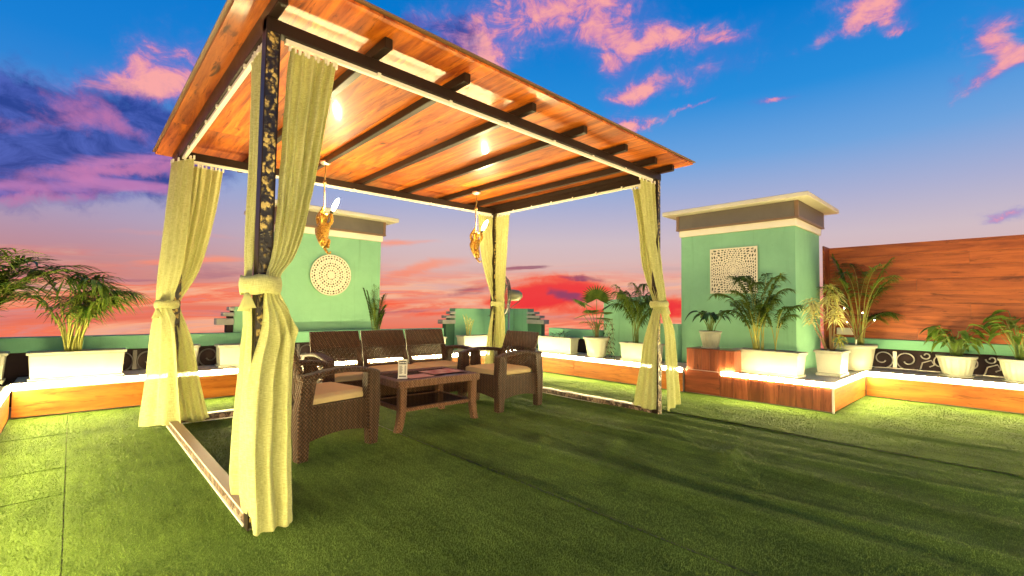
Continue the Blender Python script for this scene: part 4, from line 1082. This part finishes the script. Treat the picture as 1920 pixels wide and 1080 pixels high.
# place mats
def mat(label, x, y, rz, w, d, cols):
    t = thing('place_mat', label, 'place mat', (x, y, zt + .0005), rz, 'place mats on the coffee table')
    MB().box(-w / 2, w / 2, -d / 2, d / 2, 0, .003).build('mat_base', cols[0], t, bevel=0.001)
    for i in range(len(cols) - 1):
        for j in range(2):
            a = -w / 2 + .008 + (w - .016) * i / (len(cols) - 1); bw_ = (w - .016) / (len(cols) - 1) - .006
            c = -d / 2 + .008 + (d - .016) * j / 2
            MB().box(a, a + bw_, c, c + (d - .016) / 2 - .005, .0032, .0045).build('woven_square', cols[1 + (i + j) % (len(cols) - 1)], t)
mat('plain rose place mat on the table just right of the menu stand', 1.73, 1.27, R(0), .27, .20, ['mat_rose'])
mat('orange red checked place mat on the right half of the table', 2.09, 1.40, R(2), .37, .27, ['mat_rose', 'mat_red', 'mat_tan', 'mat_red', 'mat_tan'])
# menu card stand
t = thing('menu_stand', 'small white framed menu card standing on the table left end', 'menu stand', (1.545, 1.225, zt), R(-34))
m = MB().box(-.040, .040, .0, .004, .006, .172)
m.build('card', 'card_white', t)
MB().box(-.044, .044, -.03, .034, 0, .006).build('foot', 'card_white', t, bevel=0.002)
MB().box(-.032, .032, -.0015, -.0003, .128, .160).build('heading', 'card_ink', t)
for k in range(4): MB().box(-.027 + k * .0145, -.027 + k * .0145 + .010, -.0025, -.0017, .138, .150).build('title_letter', 'card_white', t)
m = MB()
for k in range(9):
    z = .112 - k * .0085
    m.box(-.030, -.030 + random.uniform(.022, .036), -.0015, -.0003, z, z + .004); m.box(.016, .030, -.0015, -.0003, z, z + .004)
tag(m.build('print_lines', 'card_ink', t), kind='stuff')
MB().box(-.032, .032, -.0015, -.0003, .016, .026).build('footer', 'card_ink', t)
for s in (-1, 1): MB().box(s * .0375 - .003, s * .0375 + .003, -.003, .0055, .006, .173).build('side_rail', 'card_white', t)

# ------------------------------------------------------------------ pedestal fan
t = thing('pedestal_fan', 'tall pedestal fan with wire cage seen side on, behind the back curtain', 'fan', (4.46, 3.03, 0), math.atan2(right0.y, right0.x) + R(12))
MB().lathe([(0, .035), (.05, .034), (.21, .018), (.23, .010), (.23, 0), (0, 0)], 28).build('base', 'fan_grey', t, True)
MB().tube([(0.05, 0, .02), (.05, 0, .70), (.05, 0, .701), (.05, 0, 1.24)], [.022, .022, .015, .015], 12).build('pole', 'chrome', t, True)
MB().lathe([(0, .67), (.03, .67), (.034, .69), (.034, .73), (.02, .745), (0, .745)], 14, (.05, 0)).build('collar', 'fan_grey', t, True)
zc = 1.315
def ringpts(r, x, n=40): return [(x, r * math.cos(2 * math.pi * k / n), zc + r * math.sin(2 * math.pi * k / n)) for k in range(n + 1)]
ca = thing('cage', None, None, (0, 0, 0)); ca.parent = t
m = MB(); prof = [(-.095, .05), (-.10, .12), (-.09, .20), (-.065, .27), (-.03, .30)]; prof2 = [(.055, .08), (.045, .18), (.02, .26), (-.025, .30)]
for x, r in prof: m.tube(ringpts(r, x), .0032, 4)
for x, r in prof2: m.tube(ringpts(r, x), .0032, 4)
m.tube(ringpts(.305, -.028), .008, 6)
for k in range(48):
    a = 2 * math.pi * k / 48
    for pr in (prof, prof2): m.tube([(x, r * math.cos(a), zc + r * math.sin(a)) for x, r in pr], .0022, 3)
tag(m.build('wire_grille', 'fan_grey', ca), kind='stuff')
MB().tube([(-.115, 0, zc), (-.085, 0, zc)], .052, 16).build('hub_badge', 'fan_grey', ca)
for k in range(3):
    a0 = 2 * math.pi * k / 3; rows = []
    for i in range(7):
        r = .04 + .23 * i / 6; rows.append([(-.055 + .05 * s, r * math.cos(a0 + s * (.55 - .03 * i) + i * .05), zc + r * math.sin(a0 + s * (.55 - .03 * i) + i * .05)) for s in (-.5, -.2, .2, .5)])
    solid(MB().sheet(rows).build('blade', 'fan_grey', t, True), .004)
MB().tube([(.03, 0, zc), (.06, 0, zc), (.10, 0, zc + .004), (.20, 0, zc - .003), (.25, 0, zc - .012), (.27, 0, zc - .016)], [.06, .085, .092, .085, .055, .01], 20).build('motor', 'fan_motor', t, True)
MB().tube([(.05, 0, 1.22), (.06, 0, 1.26), (.10, 0, 1.255), (.12, 0, 1.235)], [.02, .032, .03, .015], 10).build('neck', 'fan_motor', t, True)
MB().tube([(.24, 0, zc - .03), (.22, .02, zc - .10), (.14, .02, zc - .16), (.07, .015, zc - .22)], .006, 6).build('cord', 'card_ink', t, True)

# ------------------------------------------------------------------ pots
def trough(label, x, y, z, L, Dp, Hh, rz=0, mat='pot_white', group='white troughs on the planter benches'):
    t = thing('planter_trough', label, 'planter', (x, y, z), rz, group)
    b = .80; h0 = .012
    l2, d2 = L / 2 * .93, Dp / 2 * .80
    MB().rect_loft([(h0, -l2, l2, -d2, d2), (Hh * .9, -L / 2 * .975, L / 2 * .975, -Dp / 2 * .95, Dp / 2 * .95)]).build('body', mat, t, bevel=0.006, seg=2)
    m = MB(); r0 = Hh * .9 + .001; wx, wy = L / 2 + .008, Dp / 2 + .008
    m.box(-wx, wx, -wy, -wy + .022, r0, Hh).box(-wx, wx, wy - .022, wy, r0, Hh).box(-wx, -wx + .022, -wy + .0225, wy - .0225, r0, Hh).box(wx - .022, wx, -wy + .0225, wy - .0225, r0, Hh)
    m.build('rim', mat, t, bevel=0.004)
    MB().box(-wx + .024, wx - .024, -wy + .024, wy - .024, Hh * .9 + .002, Hh * .9 + .008).build('soil', 'soil', t)
    MB().rect_loft([(0, -l2 - .012, l2 + .012, -d2 - .012, d2 + .012), (h0 + .022, -l2 - .02, l2 + .02, -d2 - .02, d2 + .02)]).build('drip_tray', mat, t, bevel=0.003)
    return t
def round_pot(label, x, y, z, rb, rt_, Hh, fl=0, saucer=True, mat='pot_white', group='round pots'):
    t = thing('flower_pot', label, 'flower pot', (x, y, z), 0, group)
    s = .018 if saucer else 0.0
    prof = [(rb * .9, s), (rb, s + .004, .5), (rb + (rt_ - rb) * .45, s + (Hh - s) * .45, 1), (rt_ * .965, s + (Hh - s) * .84, .6), (rt_ * .97, s + (Hh - s) * .87), (rt_ * 1.06, s + (Hh - s) * .88), (rt_ * 1.08, Hh * .985), (rt_ * 1.05, Hh), (rt_ * .97, Hh), (rt_ * .94, Hh * .93)]
    MB().lathe([(0, s), *prof, (0, Hh * .925)], 72 if fl else 36, (0, 0), fl, .05).build('body', mat, t, True)
    MB().lathe([(0, Hh * .935), (rt_ * .93, Hh * .935)], 24).build('soil', 'soil', t)
    if saucer: MB().lathe([(0, 0), (rb * 1.15, 0), (rb * 1.25, .018), (rb * 1.18, .022), (0, .016)], 30).build('saucer', mat, t, True)
    return t
ZP = Zb + .001
trough('white trough cut off by the left edge of the view', -1.47, 4.10, ZP, .74, .22, .295)
trough('long white trough lit bright by the LED strip, at left, holding the drooping palm', -.59, 4.06, ZP, .74, .22, .29)
round_pot('plain white pot half hidden by the far left curtain', .36, 4.20, ZP, .085, .125, .30, 0, False)
trough('white trough between the far left and nearest curtains', .98, 4.20, ZP, .62, .22, .285)
trough('white trough whose right end shows past the sofa back', 3.76, 4.22, ZP, .62, .22, .28)
trough('white trough just left of the back curtain', 4.76, 4.20, ZP, .66, .24, .285)
trough('white trough with tiny seedlings, behind the right armchair', 5.72, 3.02, ZP, .80, .24, .29, R(90))
round_pot('plain round white pot holding the fan palm', 5.73, 2.17, ZP, .145, .205, .335, 0, False)
trough('white trough left of the right post, below the leafy palm', 5.72, 1.32, ZP, .62, .24, .285, R(90))
round_pot('small fluted white pot standing on the red wood plinth', 5.64, .22, .601, .095, .135, .235, 18, True, group='fluted pots')
trough('long white trough below the square carved panel', 5.78, -.46, ZP, .78, .26, .305, R(84))
trough('square white planter at the bench corner holding the variegated plant', 6.40, -1.00, ZP, .38, .30, .315, R(0), group='square planters')
round_pot('large plain grey white pot behind the square planter', 7.36, -1.05, ZP, .19, .245, .355, 0, False, 'pot_grey')
round_pot('fluted white pot under the wood screen, left of two', 7.58, -2.08, ZP, .135, .185, .265, 18, True, group='fluted pots')
round_pot('fluted white pot cut by the right edge of the view', 7.52, -2.64, ZP, .135, .185, .270, 18, True, group='fluted pots')

# ------------------------------------------------------------------ plants
def leaflet(m, p, d, nrm, L, w, droop):
    """narrow folded blade of four quads, drooping along its length"""
    d = d.normalized(); s = d.cross(nrm)
    s = s.normalized() if s.length > 1e-5 else Vector((1, 0, 0))
    pts = []
    for k, ww in ((0, .35), (.35, 1.0), (.7, .72), (1.0, .05)):
        q = p + d * (L * k) + Vector((0, 0, -droop * L * k * k)); pts.append((q - s * w * ww, q + Vector((0, 0, -w * .35 * ww)), q + s * w * ww))
    vs = [v for r in pts for v in r]
    m.add(vs, [(i * 3 + j, i * 3 + j + 1, (i + 1) * 3 + j + 1, (i + 1) * 3 + j) for i in range(3) for j in range(2)])
def frond(base, az, reach, height, droop, nl, ll, lw, start, rnd, ldroop=.5, fan=0.0, rr=.006):
    m = MB(); m.cur = 1
    n = 16; pts = []
    sway = rnd.uniform(-.25, .25)
    for k in range(n + 1):
        u = k / n; r = reach * (u ** 1.55); a = az + sway * u * u
        pts.append(Vector((base[0] + r * math.cos(a), base[1] + r * math.sin(a), base[2] + height * (u * (1 + droop * .9) - droop * u ** 2.6))))
    m.tube(pts, [rr * (1 - .75 * k / n) for k in range(n + 1)], 5)
    m.cur = 0
    for i in range(nl):
        u = start + (1 - start) * (i + .5) / nl; f = u * n; j = min(n - 1, int(f)); p = pts[j].lerp(pts[j + 1], f - j); tg = (pts[j + 1] - pts[j]).normalized()
        side = tg.cross(Vector((0, 0, 1)))
        side = side.normalized() if side.length > 1e-4 else Vector((1, 0, 0))
        w = (u - start) / (1 - start); prof = (0.45 + 1.1 * w - 1.05 * w * w)
        for s in (-1, 1):
            fwdk = .55 + .9 * w + rnd.uniform(-.12, .12)
            d = side * s + tg * fwdk + Vector((0, 0, rnd.uniform(.0, .35)))
            leaflet(m, p, d, Vector((0, 0, 1)), ll * prof * rnd.uniform(.85, 1.12), lw * (.7 + .4 * prof), ldroop * rnd.uniform(.6, 1.4))
    leaflet(m, pts[-1], tg, Vector((0, 0, 1)), ll * .55, lw * .7, ldroop)
    return m
def palm(label, x, y, z, specs, leafm, stemm, seed, cat='palm', nl=18, ll=.2, lw=.008, start=.38, ldroop=.5, stems=(), rr=.006, group='potted palms', name='potted_palm'):
    rnd = random.Random(seed); t = thing(name, label, cat, (x, y, z), 0, group)
    for (bx, by, az, reach, h, dr) in specs:
        frond((bx, by, 0), R(az), reach, h, dr, nl, ll, lw, start, rnd, ldroop, rr=rr).build('frond', [leafm, stemm], t, True)
    for pts, r0, r1 in stems:
        n = len(pts); MB().tube(pts, [r0 + (r1 - r0) * k / (n - 1) for k in range(n)], 8).build('stem', stemm, t, True)
    return t
def autospecs(n, reach, h, seed, dr=(.3, .8), spread=.04, az0=0, azr=360):
    r = random.Random(seed); o = []
    for k in range(n):
        f = k / n
        o.append((r.uniform(-spread, spread), r.uniform(-spread, spread), az0 + azr * f + r.uniform(-14, 14), reach * r.uniform(.55, 1.1), h * r.uniform(.6, 1.08), r.uniform(*dr)))
    return o
ang = math.degrees(RZ)          # bearing of the picture's right
# the big palm at left: long leaves blown to the right, thick yellow stems
sp = []
rr_ = random.Random(4)
for k in range(16):
    sp.append((rr_.uniform(-.06, .06), rr_.uniform(-.05, .05), ang + rr_.uniform(-50, 50), rr_.uniform(.20, .44), rr_.uniform(.48, .86), rr_.uniform(.4, 1.0)))
for k in range(6):
    sp.append((rr_.uniform(-.06, .06), rr_.uniform(-.05, .05), ang + 180 + rr_.uniform(-60, 60), rr_.uniform(.2, .45), rr_.uniform(.5, .9), rr_.uniform(.4, 1.0)))
palm('drooping palm with thick yellow stems in the long bright trough', -.64, 4.06, ZP + .265, sp, 'palm_leaf_bright', 'stem_yellow', 12, nl=14, ll=.42, lw=.0125, start=.40, ldroop=.65, rr=.009,
     stems=[([(.0, 0, 0), (-.02, 0, .2), (-.06, .01, .42)], .022, .012), ([(.05, .0, 0), (.07, 0, .2), (.09, .01, .40)], .018, .010), ([(-.05, .03, 0), (-.08, .03, .25), (-.14, .03, .42)], .012, .008)])
sp = []
for k in range(20):
    sp.append((rr_.uniform(-.1, .1), rr_.uniform(-.05, .05), ang + rr_.uniform(-50, 50), rr_.uniform(.34, .80), rr_.uniform(.45, 1.02), rr_.uniform(.35, .8)))
for k in range(7):
    sp.append((rr_.uniform(-.1, .1), rr_.uniform(-.05, .05), rr_.uniform(0, 360), rr_.uniform(.2, .5), rr_.uniform(.5, .85), rr_.uniform(.4, .9)))
palm('dense palm spilling in from the left edge of the view', -1.40, 4.02, ZP + .265, sp, 'palm_leaf_bright', 'stem_yellow', 15, nl=14, ll=.46, lw=.0125, start=.36, ldroop=.40, rr=.009)
palm('small dense dark palm showing above the right end of the sofa', 2.80, 4.20, .45, autospecs(16, .15, .90, 5, (.05, .35)), 'palm_leaf', 'stem_green', 6, nl=22, ll=.15, lw=.010, start=.42, ldroop=.4)
trough('white trough hidden behind the sofa below the small palm', 2.78, 4.20, ZP, .60, .22, .285) if False else None
round_pot('low white pot behind the sofa holding the small dense palm', 2.80, 4.20, ZP, .09, .12, .20, 0, False)
palm('thin wispy pale palm in the trough left of the back curtain', 4.60, 4.20, ZP + .26, autospecs(7, .07, .50, 9, (.05, .3)), 'variegated_leaf', 'stem_yellow', 4, nl=9, ll=.10, lw=.005, start=.3, ldroop=.5)
palm('dark palm standing behind the fan at the terrace corner', 5.30, 4.12, ZP + .26, autospecs(8, .22, .62, 14, (.3, .7)), 'dark_leaf', 'stem_green', 8, nl=14, ll=.16, lw=.008, start=.3, ldroop=.7)
for k, (yy, h) in enumerate(((3.12, .11), (2.98, .15), (2.86, .13))):
    palm(['tiny leafy seedling, left of three in the trough behind the armchair', 'tiny leafy seedling, middle of three in the trough behind the armchair', 'tiny leafy seedling, right of three in the trough behind the armchair'][k],
         5.72, yy, ZP + .26, autospecs(6, .09, h, 20 + k, (.2, .6), .01), 'dark_leaf', 'stem_green', 30 + k, 'seedling', 5, .06, .006, .4, .4, rr=.003, group='seedlings in the trough', name='seedling')
# fan palm
def fan_leaf(base, az, reach, h, rad, nseg, rnd, tilt):
    m = MB(); m.cur = 1; top = Vector((base[0] + reach * math.cos(az), base[1] + reach * math.sin(az), h))
    b = Vector(base); mid = b.lerp(top, .5) + Vector((0, 0, h * .12))
    m.tube([b, b.lerp(mid, .6), mid, mid.lerp(top, .6), top], .0055, 5); m.cur = 0
    out = Vector((math.cos(az), math.sin(az), 0)); side = Vector((-math.sin(az), math.cos(az), 0))
    n0 = (out * math.sin(tilt) + Vector((0, 0, math.cos(tilt))))
    f0 = out * math.cos(tilt) - Vector((0, 0, math.sin(tilt)))
    for k in range(nseg):
        a = R(-115) + R(230) * k / (nseg - 1)
        d = f0 * math.cos(a) + side * math.sin(a)
        leaflet(m, top, d, n0, rad * (1 - .18 * abs(math.sin(a * .5))) * rnd.uniform(.92, 1.06), rad * .055, .10)
    return m
rnd = random.Random(31)
t = thing('fan_palm', 'fan palm with round pleated leaves in the plain round pot', 'palm', (5.73, 2.17, ZP + .31), 0, 'potted palms')
for az, re, h, rad, ti in ((215, .10, .66, .32, -.95), (150, .22, .56, .26, -.5), (-60, .12, .50, .24, -.6), (245, .16, .42, .22, -.2), (60, .22, .46, .2, .3), (-110, .18, .34, .18, .1), (120, .22, .38, .18, .3)):
    fan_leaf((0, 0, 0), R(az), re, h, rad, 26, rnd, ti).build('fan_leaf', ['palm_leaf', 'stem_green'], t, True)
for k, s_ in enumerate(autospecs(6, .22, .34, 77, (.5, .9), .03)):
    frond((s_[0], s_[1], 0), R(s_[2]), s_[3], s_[4], s_[5], 9, .11, .008, .35, rnd, .6, rr=.004).build('frond', ['palm_leaf', 'stem_green'], t, True)
MB().tube([(0, 0, -.02), (.01, 0, .14), (0, .01, .26)], [.03, .035, .02], 8).build('stem', 'stem_brown', t, True)
t = thing('dry_vine', 'tangled dry vine trailing down beside the plain round pot', 'vine', (5.74, 1.90, .95))
for k in range(7):
    y0 = rnd.uniform(-.05, .08); pts = [(rnd.uniform(-.03, .03), y0 + .05 * math.sin(q * .9 + k), -.60 * q / 8 + rnd.uniform(-.01, .01)) for q in range(9)]
    m = MB(); m.cur = 1; m.tube(pts, .0028, 4); m.cur = 0
    for q in range(1, 9):
        for s in (-1, 1): leaflet(m, Vector(pts[q]), Vector((rnd.uniform(-1, 1), s, rnd.uniform(-.8, .3))), Vector((0, 0, 1)), .055, .007, .5)
    m.build('strand', ['dark_leaf', 'stem_brown'], t, True)
palm('leafy palm in the trough left of the right post', 5.74, 1.44, ZP + .26, autospecs(18, .36, .94, 44, (.35, .95), .05), 'palm_leaf', 'stem_green', 45, nl=28, ll=.25, lw=.010, start=.34, ldroop=.9)
palm('feathery palm in the long trough in front of the square carved panel', 5.77, -.34, ZP + .285, autospecs(18, .34, 1.0, 52, (.15, .8), .05) + [(0, .06, 95, .52, .80, .7), (0, .05, 110, .34, .55, .8), (.0, -.2, -80, .25, .62, .6), (.0, -.2, 230, .2, .6, .6), (0, -.2, -30, .22, .5, .6), (0, -.2, 120, .16, .55, .5)],
     'palm_leaf', 'stem_yellow', 53, nl=30, ll=.23, lw=.0115, start=.42, ldroop=.6)
palm('tall dark palm in the large pot against the wood screen', 7.40, -1.10, ZP + .33, autospecs(13, .42, 1.24, 63, (.2, .7), .05) + [(0, 0, ang, .50, .48, .9), (0, 0, ang + 25, .42, .42, .9), (0, 0, ang - 30, .40, .50, .8), (0, 0, ang + 170, .3, .72, .6)],
     'palm_leaf', 'stem_yellow', 64, nl=30, ll=.30, lw=.007, start=.50, ldroop=.55)
# broad leaved pots
def leaf_mesh(L, w, droop, pet, lean, nm, mats):
    m = MB(); m.cur = 1
    p = [Vector((lean * u * u, 0, pet * u)) for u in (0, .35, .7, 1)]
    m.tube(p, [.005, .0045, .004, .003], 5); m.cur = 0
    tip = p[-1]; rows = []
    for i in range(8):
        u = i / 7; ww = w * math.sin(math.pi * min(1, u * .92 + .06)) ** .8 * (1 - .25 * u)
        x = tip.x + L * u * .88; z = tip.z + L * (.30 * u - droop * u * u)
        rows.append([(x, -ww, z + ww * .25), (x, -ww * .5, z + .0), (x, 0, z - ww * .18), (x, ww * .5, z), (x, ww, z + ww * .25)])
    m.sheet(rows); return m.mesh(nm, mats, True)
def leafy(label, x, y, z, n, h, L, w, mats, seed, group, cat='potted plant', lean=.1, droopr=(.2, .8), rz0=None):
    rnd = random.Random(seed); t = thing('leafy_plant', label, cat, (x, y, z), 0, group)
    var = [leaf_mesh(L * rnd.uniform(.8, 1.15), w * rnd.uniform(.85, 1.15), rnd.uniform(*droopr), h * rnd.uniform(.6, 1.05), lean * rnd.uniform(.5, 1.3), 'leaf', mats) for _ in range(6)]
    for k in range(n):
        az = 2 * math.pi * k * .381966 + rnd.uniform(-.4, .4); r = rnd.uniform(0, .05)
        link('leaf', var[k % 6], t, (r * math.cos(az), r * math.sin(az), 0), (rnd.uniform(-.12, .12), rnd.uniform(-.1, .2), az), rnd.uniform(.72, 1.12))
    return t
leafy('glossy dark leaved plant in the small fluted pot on the plinth', 5.64, .22, .82, 22, .32, .17, .044, ['dark_leaf', 'stem_green'], 3, 'broad leaved pot plants', lean=.10, droopr=(.3, 1.0))
leafy('green leafy lily in the left fluted pot under the wood screen', 7.58, -2.08, ZP + .24, 38, .36, .18, .056, ['lily_leaf', 'stem_green'], 5, 'broad leaved pot plants', lean=.12, droopr=(.3, 1.2))
leafy('taller leafy lily at the right edge of the view', 7.52, -2.64, ZP + .245, 40, .52, .20, .060, ['lily_leaf', 'stem_green'], 8, 'broad leaved pot plants', lean=.12, droopr=(.3, 1.2))
# variegated plant: rosettes of strap leaves on thin canes
rnd = random.Random(17)
t = thing('variegated_plant', 'yellow striped strap leaved plant on thin canes in the square planter', 'potted plant', (6.36, -1.0, ZP + .29))
def rosette(c, rad, n):
    m = MB()
    for k in range(n):
        az = 2 * math.pi * k * .381966; el = rnd.uniform(-.15, 1.15)
        d = Vector((math.cos(az) * math.cos(el), math.sin(az) * math.cos(el), math.sin(el)))
        leaflet(m, Vector(c) + Vector((0, 0, rnd.uniform(-.06, .04))), d, Vector((0, 0, 1)), rad * rnd.uniform(.95, 1.3), .011, .75)
    return m
rx_, ry_ = right0.x, right0.y
for (dx, dy, h, rad, n) in ((.0, .0, .80, .15, 46), (-.02, .02, .66, .15, 44), (.05, -.02, .56, .14, 40), (-.22, .04, .62, .15, 48), (-.20, .02, .50, .14, 40), (.02, -.05, .46, .15, 50), (.08, .03, .70, .13, 36), (.09, -.02, .17, .12, 26), (-.24, .0, .40, .11, 26)):
    cx, cy = dx * rx_ - dy * ry_, dx * ry_ + dy * rx_
    rosette((cx, cy, h), rad, n).build('rosette', 'variegated_leaf', t, True)
    MB().tube([(cx * .25, cy * .25, 0), (cx * .55 + .01, cy * .55, h * .4), (cx * .85, cy * .85, h * .75), (cx, cy, h)], [.009, .008, .007, .006], 6).build('cane', 'stem_brown', t, True)
# twig light stuck in the big pot
t = thing('twig_light', 'forked twig light with small glowing tips in the large pot', 'garden light', (7.28, -1.09, ZP + .32))
MB().tube([(0, 0, 0), (0, 0, .10)], .012, 8).build('stake', 'chrome', t)
for dx, h in ((.10, .46), (.26, .36), (-.12, .33), (-.16, .52)):
    p = [(0, 0, .10), (dx * .4 * rx_, dx * .4 * ry_, .10 + (h - .10) * .5), (dx * rx_, dx * ry_, h)]
    w_ = MB().tube(p, [.006, .005, .004], 6).build('twig', 'stem_brown', t, True)
    MB().lathe([(0, -.009), (.006, -.005), (.009, 0), (.006, .006), (0, .009)], 10).build('glow_tip', 'fairy_glow', w_, True).location = (dx * rx_, dx * ry_, h + .012)
t = thing('junction_box', 'cream box fixed low on the wood screen behind the variegated plant', 'wall box', (7.80, -.86, .83))
MB().box(-.04, .038, -.10, .10, -.05, .05).build('box_body', 'cream_trim', t, bevel=0.006)
MB().box(-.046, -.041, -.085, .085, -.038, .038).build('box_lid', 'cream_trim', t, bevel=0.002)
